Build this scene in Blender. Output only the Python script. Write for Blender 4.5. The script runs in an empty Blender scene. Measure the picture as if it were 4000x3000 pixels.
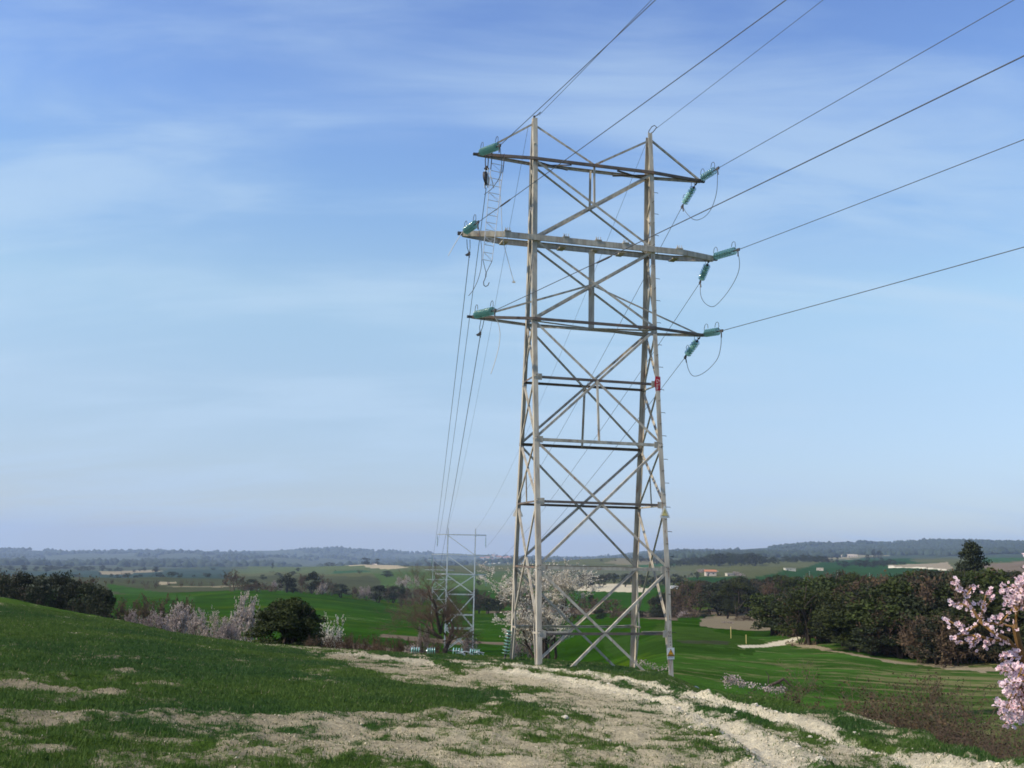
import bpy, math, random
import numpy as np
from math import radians as R, sin, cos, pi
from mathutils import Vector, Matrix

# ------------------------------------------------------------------ camera (solved from the photograph, 4000x3000 px)
F, PITCH, ROLL = 3940.96, 0.167655, 0.020054
scene = bpy.context.scene
coll = scene.collection
cam_d = bpy.data.cameras.new('camera'); cam = bpy.data.objects.new('camera', cam_d); coll.objects.link(cam)
scene.camera = cam
cam_d.sensor_fit = 'HORIZONTAL'; cam_d.sensor_width = 36.0; cam_d.lens = 36.0 * F / 4000.0
cam_d.clip_start = 0.1; cam_d.clip_end = 60000
cam.matrix_world = Matrix.Rotation(R(90) + PITCH, 4, 'X') @ Matrix.Rotation(ROLL, 4, 'Z')

# ------------------------------------------------------------------ light, sky, exposure
SUN_AZ, SUN_EL = R(-112), R(42)          # azimuth clockwise from the viewing direction
sun_d = bpy.data.lights.new('sun', 'SUN'); sun = bpy.data.objects.new('sun', sun_d); coll.objects.link(sun)
sun_d.energy = 5.0; sun_d.angle = R(0.5); sun_d.color = (1.0, 0.89, 0.70)
sdir = Vector((sin(SUN_AZ) * cos(SUN_EL), cos(SUN_AZ) * cos(SUN_EL), sin(SUN_EL)))
sun.rotation_euler = sdir.to_track_quat('Z', 'Y').to_euler(); sun.location = sdir * 60
scene.view_settings.view_transform = 'Standard'; scene.view_settings.look = 'None'
scene.view_settings.exposure = 0.0; scene.view_settings.gamma = 1.0
scene.cycles.use_denoising = True
scene.cycles.max_bounces = 6; scene.cycles.volume_bounces = 1; scene.cycles.transparent_max_bounces = 12
scene.cycles.transmission_bounces = 5
scene.cycles.filter_width = 1.7

world = bpy.data.worlds.new('World'); scene.world = world; world.use_nodes = True
nt = world.node_tree; nt.nodes.clear()
def N(tree, typ, **kw):
    n = tree.nodes.new(typ)
    for k, v in kw.items():
        if k.startswith('i_'): n.inputs[k[2:].replace('_', ' ')].default_value = v
        else: setattr(n, k, v)
    return n
def L(tree, a, b): tree.links.new(a, b)
def build_world():
    out = N(nt, 'ShaderNodeOutputWorld'); bg = N(nt, 'ShaderNodeBackground'); bg.inputs[1].default_value = 0.15
    sky = N(nt, 'ShaderNodeTexSky', sky_type='NISHITA', sun_disc=False, sun_elevation=SUN_EL, sun_rotation=SUN_AZ % (2*pi),
            air_density=1.0, dust_density=0.6, ozone_density=3.0, altitude=300)
    tc = N(nt, 'ShaderNodeTexCoord'); sep = N(nt, 'ShaderNodeSeparateXYZ'); L(nt, tc.outputs['Generated'], sep.inputs[0])
    mx = N(nt, 'ShaderNodeMath', operation='MAXIMUM'); L(nt, sep.outputs[2], mx.inputs[0]); mx.inputs[1].default_value = 0.012
    cmb = N(nt, 'ShaderNodeCombineXYZ'); L(nt, sep.outputs[0], cmb.inputs[0]); L(nt, sep.outputs[1], cmb.inputs[1]); L(nt, mx.outputs[0], cmb.inputs[2])
    L(nt, cmb.outputs[0], sky.inputs[0])
    # tint of this day's air, by height above the horizon
    ramp = N(nt, 'ShaderNodeValToRGB'); L(nt, mx.outputs[0], ramp.inputs[0])
    cr = ramp.color_ramp; cr.elements[0].position = 0.0; cr.elements[0].color = (0.84, 0.83, 0.85, 1)
    cr.elements[1].position = 1.0; cr.elements[1].color = (.85, .95, 1.5, 1)
    for p, c in ((0.06, (0.85, 0.82, 0.90, 1)), (0.15, (1.17, 1.08, 1.01, 1)), (.245, (1.5, 1.42, 1.2, 1)), (0.34, (1.3, 1.38, 1.38, 1)), (.41, (1.24, 1.34, 1.50, 1)), (0.49, (1.14, 1.24, 1.5, 1))):
        e = cr.elements.new(p); e.color = c
    mul = N(nt, 'ShaderNodeMix', data_type='RGBA', blend_type='MULTIPLY'); mul.inputs[0].default_value = 1.0
    L(nt, sky.outputs[0], mul.inputs[6]); L(nt, ramp.outputs[0], mul.inputs[7])
    # thin cirrus veils on a high plane
    zz = N(nt, 'ShaderNodeMath', operation='ADD'); L(nt, mx.outputs[0], zz.inputs[0]); zz.inputs[1].default_value = 0.30
    dx = N(nt, 'ShaderNodeMath', operation='DIVIDE'); L(nt, sep.outputs[0], dx.inputs[0]); L(nt, zz.outputs[0], dx.inputs[1])
    dy = N(nt, 'ShaderNodeMath', operation='DIVIDE'); L(nt, sep.outputs[1], dy.inputs[0]); L(nt, zz.outputs[0], dy.inputs[1])
    c2 = N(nt, 'ShaderNodeCombineXYZ'); L(nt, dx.outputs[0], c2.inputs[0]); L(nt, dy.outputs[0], c2.inputs[1])
    mp = N(nt, 'ShaderNodeMapping'); mp.inputs['Rotation'].default_value = (0, 0, R(24)); mp.inputs['Scale'].default_value = (1.1, 4.2, 1)
    L(nt, c2.outputs[0], mp.inputs[0])
    n1 = N(nt, 'ShaderNodeTexNoise'); n1.inputs['Scale'].default_value = 1.3; n1.inputs['Detail'].default_value = 8; n1.inputs['Roughness'].default_value = 0.58
    n1.inputs['Distortion'].default_value = 0.5; L(nt, mp.outputs[0], n1.inputs['Vector'])
    mp2 = N(nt, 'ShaderNodeMapping'); mp2.inputs['Rotation'].default_value = (0, 0, R(-20)); mp2.inputs['Scale'].default_value = (1.2, 2.2, 1)
    L(nt, c2.outputs[0], mp2.inputs[0])
    n2 = N(nt, 'ShaderNodeTexNoise'); n2.inputs['Scale'].default_value = 0.9; n2.inputs['Detail'].default_value = 3; L(nt, mp2.outputs[0], n2.inputs['Vector'])
    pr = N(nt, 'ShaderNodeMath', operation='MULTIPLY'); L(nt, n1.outputs['Fac'], pr.inputs[0]); L(nt, n2.outputs['Fac'], pr.inputs[1])
    mr = N(nt, 'ShaderNodeMapRange'); L(nt, pr.outputs[0], mr.inputs[0])
    mr.inputs[1].default_value = 0.17; mr.inputs[2].default_value = 0.37; mr.inputs[3].default_value = 0.0; mr.inputs[4].default_value = 0.52
    mr.interpolation_type = 'SMOOTHSTEP'
    mix = N(nt, 'ShaderNodeMix', data_type='RGBA'); L(nt, mr.outputs[0], mix.inputs[0]); L(nt, mul.outputs[2], mix.inputs[6])
    mix.inputs[7].default_value = (3.7, 4.9, 6.2, 1)
    L(nt, mix.outputs[2], bg.inputs[0]); L(nt, bg.outputs[0], out.inputs[0])
build_world()

# ------------------------------------------------------------------ picture point -> world direction
def ray(x, y):
    a, b = x - 2000.0, y - 1500.0
    cr, sr = cos(ROLL), sin(ROLL)
    u = cr*a + sr*b; v = -sr*a + cr*b
    c, s = cos(PITCH), sin(PITCH)
    d = np.array([u/F, c + s*v/F, s - c*v/F]); return d/np.linalg.norm(d)
def proj(X, Y, Z):
    c, s = cos(PITCH), sin(PITCH)
    zc = Y*c + Z*s; yc = -Y*s + Z*c; zc = np.where(zc > 0.05, zc, np.nan)
    u = F*X/zc; v = -F*yc/zc; cr, sr = cos(ROLL), sin(ROLL)
    return 2000 + cr*u - sr*v, 1500 + sr*u + cr*v
def az_of(x, y=2300):
    q = ray(x, y); return math.degrees(math.atan2(q[0], q[1]))
def at(x, y, r):                       # point on the ray at horizontal distance r
    q = ray(x, y); return q * (r/math.hypot(q[0], q[1]))
def z_at(x, y, r): return at(x, y, r)[2]

# ------------------------------------------------------------------ noise
def hash2(ix, iy, seed):
    h = (ix.astype(np.int64)*374761393 + iy.astype(np.int64)*668265263 + seed*2147483647) & 0xFFFFFFFF
    h = ((h ^ (h >> 13))*1274126177) & 0xFFFFFFFF
    h = h ^ (h >> 16)
    return (h & 0xFFFFFF)/float(0xFFFFFF)
def vnoise(x, y, seed=0):
    ix, iy = np.floor(x), np.floor(y); fx, fy = x-ix, y-iy
    fx = fx*fx*(3-2*fx); fy = fy*fy*(3-2*fy)
    a = hash2(ix, iy, seed); b = hash2(ix+1, iy, seed); c = hash2(ix, iy+1, seed); d = hash2(ix+1, iy+1, seed)
    return (a*(1-fx)+b*fx)*(1-fy) + (c*(1-fx)+d*fx)*fy
def fbm(x, y, oct=4, seed=0, rough=0.5):
    s = 0; a = 1; t = 0
    for k in range(oct):
        s = s + a*vnoise(x*2**k + 17.3*k, y*2**k + 9.1*k, seed+k*7); t += a; a *= rough
    return s/t
def sstep(a, b, x):
    t = np.clip((x-a)/(b-a), 0, 1); return t*t*(3-2*t)

# ------------------------------------------------------------------ terrain: heights along columns of the view, real distances in metres
# entries: (distance, value): value > 1000 is a picture row seen there, otherwise a height relative to the eye
COLS = {
 0:    [(4,-1.58),(9,-1.62),(15,-1.72),(22,-1.86),(30,-2.05),(40,-2.3),(50,2334),(58,2322),(70,-3.9),(95,-6.5),(130,-9),(180,-12),(260,-15),(380,-17.5),(550,-19),(800,-22),(1000,2262),(1500,2238),(2200,2217),(3200,2205),(4500,2195),(6500,2156),(9000,-95),(14000,-170)],
 500:  [(4,-1.6),(9,-1.68),(15,-1.85),(22,-2.1),(30,-2.4),(40,-2.85),(48,2420),(58,-4.2),(70,-5.6),(95,-8),(130,-10.5),(180,-13),(260,-15.5),(380,-17.5),(550,-19),(800,-22),(1000,2262),(1500,2238),(2200,2218),(3200,2206),(4500,2196),(6500,2158),(9000,-95),(14000,-170)],
 1000: [(4,-1.6),(9,-1.75),(15,-2.0),(22,-2.4),(30,-2.85),(38,2508),(46,-4.4),(58,-6),(70,-7.6),(95,-10),(130,-12.5),(180,-14),(240,2395),(300,2345),(370,2303),(480,-17),(800,-22),(1100,2250),(1600,2222),(1900,2212),(2500,-48),(4000,2200),(6500,2155),(9000,-95),(14000,-170)],
 1300: [(4,-1.6),(9,-1.8),(15,-2.08),(22,-2.5),(30,-3.0),(38,2528),(46,-4.7),(58,-6.5),(70,-8),(95,-10.8),(130,-13),(150,2495),(220,2420),(290,2365),(370,2325),(480,-17.5),(800,-20),(1100,2240),(1500,2204),(1900,-30),(2500,-48),(4000,2200),(6500,2151),(9000,-95),(14000,-170)],
 1600: [(4,-1.6),(9,-1.82),(15,-2.15),(22,-2.6),(30,-3.1),(38,2547),(46,-4.9),(58,-7),(70,-9),(95,-12),(130,-14.2),(160,2500),(220,2448),(290,2408),(370,2372),(480,-19),(650,2285),(900,2238),(1300,2206),(1700,-28),(2500,-40),(4000,2195),(6500,2166),(9000,-95),(14000,-170)],
 2000: [(4,-1.6),(9,-1.85),(15,-2.2),(22,-2.62),(30,-3.08),(36,2565),(46,-5.0),(58,-7.5),(70,-9.5),(95,-12.2),(130,-14.2),(150,2548),(210,2468),(280,2400),(370,-19),(480,2315),(650,2268),(900,2240),(1300,2218),(2000,2204),(3000,2196),(4500,2186),(6500,2175),(9000,-60),(14000,-120)],
 2350: [(4,-1.6),(9,-1.86),(15,-2.24),(22,-2.68),(30,-3.2),(35,2588),(46,-4.9),(58,-6.6),(70,-7.9),(95,-10),(130,-11.7),(160,2440),(190,2410),(240,-15),(320,2350),(420,2312),(480,2292),(560,-17),(750,2262),(1000,2240),(1350,2196),(1600,2176),(2300,-25),(4500,2192),(6500,2172),(9000,-60),(14000,-120)],
 2600: [(4,-1.6),(9,-1.86),(15,-2.26),(22,-2.75),(28,2640),(32,-3.42),(42,-4.8),(55,2600),(70,2560),(95,2510),(130,2460),(170,2425),(190,2412),(240,-14),(300,2345),(400,2310),(480,2292),(560,-16),(750,2258),(1000,2235),(1350,2210),(1800,2185),(2500,2172),(4500,2160),(6000,2150),(9000,-95),(14000,-170)],
 3000: [(4,-1.6),(9,-1.86),(14,-2.25),(18,-2.60),(21.5,2702),(27,-4.3),(34,-5.2),(44,2700),(58,2635),(75,2580),(95,2535),(120,2495),(150,2460),(190,2432),(240,2400),(300,2375),(400,-14),(560,-15),(750,2240),(1000,2215),(1350,2195),(2000,2180),(3500,2158),(4500,2140),(6000,-60),(9000,-95),(14000,-170)],
 3300: [(4,-1.6),(9,-1.88),(13,-2.25),(16,-2.5),(19.5,2757),(24,-4.3),(30,-5.3),(38,2790),(50,2690),(66,2610),(86,2556),(96,2530),(110,-7.6),(140,-6.5),(190,-6.5),(260,-9),(400,-13),(560,-15),(750,2262),(900,2232),(1200,2205),(1900,2185),(3000,2160),(4000,2125),(6000,-60),(9000,-95),(14000,-170)],
 3600: [(4,-1.6),(8,-1.85),(11,-2.15),(13.5,-2.35),(16.5,2815),(21,-4.5),(27,-5.6),(36,2830),(48,2715),(62,2650),(80,2606),(86,2592),(100,-6.6),(130,-5.5),(180,-5),(260,-7.5),(400,-12),(560,-14),(750,2250),(900,2224),(1200,2200),(1900,2184),(3000,2162),(3800,2124),(6000,-60),(9000,-95),(14000,-170)],
 3800: [(4,-1.6),(8,-1.85),(10.5,-2.02),(12.5,-2.2),(14.3,2868),(17.5,-4.1),(23,-5.6),(36,2835),(48,2722),(61,2661),(77,2619),(83,2603),(97,-6.4),(130,-5),(180,-4.5),(260,-7.2),(400,-11.5),(560,-13),(750,2242),(900,2218),(1200,2196),(1900,2182),(2900,2161),(3700,2121),(6000,-60),(9000,-95),(14000,-170)],
 3450: [(4,-1.6),(8.5,-1.86),(12,-2.2),(15,-2.5),(18,2785),(22.5,-4.4),(28,-5.5),(37,2810),(49,2702),(64,2630),(83,2582),(91,2562),(105,-7.1),(135,-6),(185,-5.8),(260,-8.2),(400,-12.5),(560,-14.5),(750,2256),(900,2228),(1200,2202),(1900,2185),(3000,2161),(3900,2124),(6000,-60),(9000,-95),(14000,-170)],
 4000: [(4,-1.6),(7,-1.8),(9,-1.92),(12.5,2922),(15.5,-3.6),(19,-4.9),(26,-5.8),(36,2840),(48,2730),(60,2672),(74,2632),(80,2615),(95,-6.2),(130,-4.5),(180,-4),(260,-7),(400,-11),(560,-12),(750,2235),(900,2212),(1200,2192),(1900,2180),(2800,2160),(3600,2118),(6000,-60),(9000,-95),(14000,-170)],
}
cxs = sorted(COLS)
NR0 = 260
lr = np.linspace(math.log(0.5), math.log(14000), NR0)
prof = []
for cx in cxs:
    pts = [(0.5, -1.56)] + [(r, v if v < 1000 else z_at(cx, v, r)) for r, v in COLS[cx]]
    rr = np.log([p[0] for p in pts]); slope = [p[1]/p[0] for p in pts]      # interpolate the sight angle
    prof.append(np.interp(lr, rr, slope))
prof = np.array(prof)
caz = np.array([az_of(c) for c in cxs])
# azimuth grid of the sheet
AZ_IN = np.arange(-31.0, 31.01, 0.1)
AZ = np.concatenate([np.arange(-180, -31, 2.5), AZ_IN, np.arange(31.5, 180.1, 2.5)])
AZ[-1] = 180.0
RR = np.concatenate([np.linspace(0.5, 5.6, 14), np.exp(np.arange(math.log(6), math.log(60), 0.0072)),
                     np.exp(np.arange(math.log(60), math.log(420), 0.014)), np.exp(np.arange(math.log(420), math.log(13900), 0.026)), [14000.0]])
def smooth(a, k, axis):
    w = np.exp(-0.5*(np.arange(-k, k+1)/(k/2.0))**2); w /= w.sum()
    p = [(0, 0), (0, 0)]; p[axis] = (k, k)
    b = np.pad(a, p, mode='edge')
    return np.apply_along_axis(lambda m: np.convolve(m, w, 'valid'), axis, b)
base_az = np.linspace(-40, 40, 321)
G0 = np.array([np.interp(base_az, caz, prof[:, j]) for j in range(NR0)]).T
G0 = smooth(G0, 5, 0); G0 = smooth(G0, 2, 1)
def slope_lookup(az, r):
    ai = np.clip((az+40)/80*320, 0, 319.999); ri = np.clip((np.log(np.maximum(r, 0.5))-lr[0])/(lr[-1]-lr[0])*(NR0-1), 0, NR0-1.001)
    a0 = ai.astype(int); r0 = ri.astype(int); fa = ai-a0; fr = ri-r0
    return (G0[a0, r0]*(1-fa)*(1-fr) + G0[a0+1, r0]*fa*(1-fr) + G0[a0, r0+1]*(1-fa)*fr + G0[a0+1, r0+1]*fa*fr)
def base_z(x, y):
    x = np.asarray(x, float); y = np.asarray(y, float)
    r = np.hypot(x, y); az = np.degrees(np.arctan2(x, y))
    return slope_lookup(az, r)*np.maximum(r, 0.5)
def hit(px, py, r0=3.0, r1=9000.0):    # where a sight line meets the ground
    q = ray(px, py); h = math.hypot(q[0], q[1])
    rs = np.exp(np.linspace(math.log(r0), math.log(r1), 2500))
    d = q[2]/h*rs - base_z(q[0]/h*rs, q[1]/h*rs)
    i = np.argmax(d <= 0)
    if d[i] > 0: i = len(rs)-1
    r = rs[i]
    if i > 0:
        t = d[i-1]/(d[i-1]-d[i]+1e-12); r = rs[i-1]+(rs[i]-rs[i-1])*t
    return np.array([q[0]/h*r, q[1]/h*r, q[2]/h*r])
def seg_dist(X, Y, pl):
    best = np.full(X.shape, 1e9)
    for (a, b) in zip(pl[:-1], pl[1:]):
        vx, vy = b[0]-a[0], b[1]-a[1]; l2 = vx*vx+vy*vy+1e-9
        t = np.clip(((X-a[0])*vx+(Y-a[1])*vy)/l2, 0, 1)
        best = np.minimum(best, np.hypot(X-a[0]-t*vx, Y-a[1]-t*vy))
    return best
def inpoly(px, py, poly):
    res = np.zeros(px.shape, bool); n = len(poly); j = n-1
    for i in range(n):
        xi, yi = poly[i]; xj, yj = poly[j]
        if yi != yj:
            c = ((yi > py) != (yj > py)) & (px < (xj-xi)*(py-yi)/(yj-yi)+xi); res ^= c
        j = i
    return res
RUT1 = [hit(*p)[:2] for p in ((1700,2588),(1900,2598),(2100,2612),(2300,2640),(2500,2672),(2700,2718),(2900,2775),(3100,2832),(3280,2888),(3420,2940),(3600,3000))]
RUT2 = [hit(*p)[:2] for p in ((1750,2600),(1960,2618),(2150,2650),(2350,2688),(2550,2735),(2700,2778),(2820,2830),(2930,2890),(3020,2950),(3090,3000))]
for rt in (RUT1, RUT2):                # the ruts go on past the frame
    d = rt[-1]-rt[-2]; rt.append(rt[-1]+d*3)
    d = rt[0]-rt[1]; rt.insert(0, rt[0]+d*2)

def near_detail(x, y, r):
    d1 = seg_dist(x, y, RUT1); d2 = seg_dist(x, y, RUT2)
    ruts = np.exp(-(d1/0.2)**2) + np.exp(-(d2/0.2)**2)
    berm = np.exp(-((d1-0.36)/0.12)**2) + np.exp(-((d2-0.36)/0.12)**2)
    track = np.minimum(d1, d2)
    k = sstep(75, 30, r)
    rough = (fbm(x*1.3, y*1.3, 3, 3)-.5)*0.12 + (fbm(x*5, y*5, 3, 5)-.5)*0.095 + (np.abs(fbm(x*13, y*13, 2, 8)-.5))*0.05*sstep(1.5, .3, track)
    return k*(rough - 0.10*ruts + 0.05*berm*(0.1+1.6*fbm(x*7, y*7, 3, 31, .65)) + .03*np.exp(-(track/.6)**2)*(fbm(x*16, y*16, 2, 37)-.5)*2), track, d1, d2
def full_z(x, y):
    x = np.asarray(x, float); y = np.asarray(y, float); r = np.hypot(x, y)
    z = base_z(x, y)
    nd = near_detail(x, y, r)[0]
    far = (fbm(x/90, y/90, 4, 21)-.5)*sstep(250, 900, r)*9 + (fbm(x/500, y/500, 4, 22)-.5)*sstep(2200, 4500, r)*62*sstep(30000, 3000, r)
    mid = (fbm(x/9, y/9, 3, 23)-.5)*0.5*sstep(45, 80, r)
    return z + nd + far + mid
def gz(x, y): return float(full_z(np.array([x]), np.array([y]))[0])

A2, R2 = np.meshgrid(np.radians(AZ), RR, indexing='ij')
X = R2*np.sin(A2); Y = R2*np.cos(A2)
Z = full_z(X, Y)
nd, track, d1, d2 = near_detail(X, Y, R2)
PX, PY = proj(X, Y, base_z(X, Y)); PX = np.nan_to_num(PX, nan=-9e4); PY = np.nan_to_num(PY, nan=9e4)

# ---- ground cover: where the grass, the bare marl and the crops really lie
GREEN = np.array([0.068, 0.120, 0.022]); DGREEN = np.array([0.020, 0.052, 0.007]); SOIL = np.array([0.56, 0.48, 0.315]); MARL = np.array([0.78, 0.70, 0.51])
OLIVE = np.array([0.10, 0.11, 0.045]); BROWN = np.array([0.13, 0.10, 0.07]); BLUEG = np.array([0.02, 0.065, 0.04]); TAN = np.array([0.34, 0.285, 0.18])
WOOD = np.array([0.025, 0.04, 0.025])
cover = np.full(X.shape, 0.6); gcol = np.tile(GREEN, X.shape+(1,)); scol = np.tile(SOIL, X.shape+(1,))
jx = PX + (fbm(X/R2*40, Y/R2*40+R2*.02, 3, 41)-.5)*60; jy = PY + (fbm(X*.9/np.sqrt(R2)*2, Y*.9/np.sqrt(R2)*2, 4, 43)-.5)*26
def paint(poly, cov=None, g=None, s=None, rmin=0, rmax=1e9, jit=1.0):
    qx = PX+(jx-PX)*jit; qy = PY+(jy-PY)*jit
    m = inpoly(qx, qy, poly) & (R2 >= rmin) & (R2 <= rmax)
    if cov is not None: cover[m] = cov
    if g is not None: gcol[m] = g
    if s is not None: scol[m] = s
far = R2 > 62
cover[far] = 0.97; gcol[far] = DGREEN
cover[R2 > 600] = 0.9; gcol[R2 > 600] = OLIVE*0.8
cover[R2 > 1600] = 0.95; gcol[R2 > 1600] = np.array([.06, .075, .045])
# near field
W_ = 1e9
n_band = fbm(X*.5+3, Y*.5, 3, 51)
near = ~far
cover[near] = 0.62
paint([(-6000,1200),(0,2150),(500,2350),(1000,2460),(1500,2540),(1800,2600),(1900,2700),(1850,2765),(1300,2795),(-6000,2795)], 1.05, rmax=62)
paint([(-6000,2795),(-6000,3600),(2400,3600),(2300,3000),(2200,2860),(1900,2780)], 0.53, rmax=62)
paint([(1250,2555),(1700,2590),(1800,2640),(2300,2700),(1900,2720),(1500,2650)], 0.30, rmax=62)
paint([(1000,2500),(1300,2535),(1700,2580),(1650,2600),(1300,2560),(1000,2520)], 0.42, rmax=62)
paint([(-6000,2775),(0,2775),(500,2780),(900,2790),(1400,2795),(1900,2770),(1950,2805),(1400,2850),(800,2830),(0,2820),(-6000,2820)], 0.22, rmax=62)
paint([(0,2660),(250,2690),(500,2700),(480,2715),(200,2708),(-200,2690)], 0.3, rmax=62)
paint([(1500,2660),(1850,2690),(1900,2740),(1700,2760),(1350,2740)], 1.2, rmax=62)
paint([(1950,2620),(2400,2690),(2900,2860),(3200,3100),(3300,3600),(2300,3600),(2500,2950),(2300,2800),(1900,2700),(1800,2620)], 0.30, rmax=62)
paint([(1600,2900),(2000,2880),(2350,2850),(2500,3000),(2300,3600),(1500,3600)], 0.48, rmax=62)
paint([(1500,2535),(1700,2572),(2100,2600),(2400,2640),(2700,2700),(3000,2780),(3300,2850),(3600,2930),(3900,3010),(4600,3300),(6000,3000),(6000,2400),(1500,2400)], 0.90, rmax=62)
paint([(3300,2790),(3600,2850),(4000,2960),(4600,3150),(4600,3200),(4000,3010),(3600,2900),(3350,2835)], 0.74, rmax=30)
n_a = fbm(X*0.8+5, Y*0.36, 4, 61); n_b = fbm(X*3.1, Y*1.9, 3, 63); n_c = fbm(X*9, Y*7, 3, 65)
cov_n = cover + (n_a-.5)*1.35 + (n_b-.5)*1.35 + (n_c-.5)*0.9
cov_n -= 0.75*np.exp(-(d1/0.26)**2) + 0.75*np.exp(-(d2/0.24)**2)
cov_n -= 0.22*np.exp(-((track)/0.6)**2); mid_s = np.exp(-((d1-d2)/.5)**2)*np.exp(-(((d1+d2)/2-.8)/.45)**2); cov_n += .22*mid_s*np.clip(n_a*2-.4, 0, 1)
cover = np.where(near, cov_n, cover)
marl_f = np.clip(np.exp(-(track/0.55)**2)*1.0 + 0.25*(n_a-.4), 0, 1)[..., None]
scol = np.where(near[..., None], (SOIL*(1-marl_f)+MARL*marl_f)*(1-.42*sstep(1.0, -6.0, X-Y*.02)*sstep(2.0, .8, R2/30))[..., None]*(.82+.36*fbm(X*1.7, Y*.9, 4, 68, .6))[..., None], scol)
lush = sstep(.35, .75, fbm(X*.35+9, Y*.35, 3, 71))[..., None]
gcol = np.where(near[..., None], GREEN*(1-lush)+np.array([0.042, 0.096, 0.019])*lush, gcol)
# right crop field: drilled rows, thinner towards the bank
ca, sa = cos(R(-33)), sin(R(-33))
U = X*ca+Y*sa; V = -X*sa+Y*ca
rows = fbm(U*0.09, V*0.75, 5, 81, .62)
fld = (R2 > 22) & (R2 < 125) & (PX > 2350) & (Z < -3.9)
thin = sstep(2900, 3900, PX)*0.30
cf = 0.95 - thin - sstep(.46, .70, rows)*0.42 + (fbm(X*1.4, Y*1.4, 4, 83)-.5)*0.55
cover = np.where(fld, cf, cover)
gcol = np.where(fld[..., None], np.array([0.038, 0.090, 0.014])*(0.5+1.2*fbm(U*.05, V*.35, 5, 85, .62))[..., None], gcol)
scol = np.where(fld[..., None], np.array([0.21, 0.20, 0.085]), scol)
# middle crop field
mf = (R2 >= 62) & (R2 < 420) & (PX < 2950)
wf = (sstep(2250, 2900, jx)*fld)[..., None]; gf = gcol.copy(); cf2 = cover.copy()
rows2 = fbm(X*.03, Y*.12+X*.02, 6, 87, .65)
gcol = np.where(mf[..., None], (np.array([0.020, 0.060, 0.003])*(0.35+1.3*rows2)[..., None]+np.array([.035,.03,.0])*sstep(.5,.8,fbm(X*.02+4, Y*.05, 5, 91, .6))[..., None]), gcol)
cover = np.where(mf, 1.0-sstep(.60, .78, rows2)*0.35, cover)
gcol = np.where(fld[..., None], gcol*(1-wf)+gf*wf, gcol); cover = np.where(fld, cover*(1-wf[..., 0])+cf2*wf[..., 0], cover)
paint([(500,2430),(900,2520),(1500,2570),(1600,2535),(1400,2480),(1100,2470),(700,2400)], 0.9, BROWN, rmin=50, rmax=150)
paint([(1900,2395),(2050,2395),(2400,2400),(2640,2425),(2640,2380),(2300,2370),(1900,2370)], 0.9, BROWN, rmin=150, rmax=330)
paint([(1500,2475),(1700,2490),(1950,2500),(1950,2515),(1650,2510),(1480,2490)], 0.95, BROWN*1.2, rmin=100, rmax=220)
paint([(2560,2440),(2750,2450),(3000,2500),(2750,2530),(2500,2500)], 0.95, np.array([.036,.074,.011]), rmin=60, rmax=220, jit=2.2)
paint([(2600,2505),(2850,2505),(2850,2520),(2600,2520)], 0.9, np.array([.05,.06,.03]), rmin=60, rmax=220)
paint([(2350,2500),(2600,2505),(2750,2530),(2950,2530),(2950,2560),(2350,2560)], 1.0, np.array([.027,.064,.009]), rmin=45, rmax=220, jit=2.6)
paint([(2740,2410),(2830,2390),(2950,2380),(2990,2430),(2990,2460),(2800,2450),(2730,2440)], 0.38, g=BROWN*.9, s=TAN*.7, rmin=120, rmax=400, jit=1.6)
paint([(2900,2375),(2980,2372),(3050,2400),(2990,2410),(2880,2400)], 0.25, g=BROWN, s=TAN*1.1, rmin=120, rmax=400, jit=1.2)
paint([(2880,2524),(2960,2516),(3060,2500),(3130,2475),(3160,2480),(3100,2508),(3000,2526),(2900,2532)], 0.0, s=MARL*.85, rmin=60, rmax=220, jit=.25)
paint([(3060,2496),(3150,2500),(3300,2542),(3500,2584),(3700,2598),(4100,2628),(4100,2646),(3700,2614),(3500,2596),(3300,2553)], 0.48, g=BROWN, s=TAN*1.4, rmin=55, rmax=150, jit=1.3)
paint([(3080,2480),(4400,2600),(4400,2000),(3000,2100),(3000,2400)], 0.9, BROWN*.7, rmin=78, rmax=500)
paint([(2430,2400),(2900,2400),(3100,2350),(3400,2300),(3400,2200),(2600,2300)], 0.9, BROWN*.8, rmin=240, rmax=520)
# second green field past the hedges, marl cut, terraces
paint([(1900,2350),(2560,2400),(2640,2340),(2640,2300),(1900,2300)], 1.0, np.array([.02,.062,.006]), rmin=240, rmax=620)
paint([(2620,2350),(2720,2380),(2860,2370),(2900,2345),(2760,2335),(2640,2330)], 1.0, np.array([.045,.085,.006]), rmin=200, rmax=620, jit=.4)
paint([(2240,2288),(2420,2288),(2540,2296),(2540,2312),(2400,2309),(2240,2303)], 0.12, g=BROWN, s=np.array([.52,.46,.32]), rmin=330, rmax=620, jit=.15)
paint([(0,2300),(1700,2420),(1700,2260),(0,2240)], 0.95, np.array([.055,.062,.03]), rmin=430, rmax=900)
paint([(420,2280),(760,2330),(760,2350),(430,2310)], 1.0, DGREEN*1.4, rmin=180, rmax=900, jit=.5)
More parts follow.
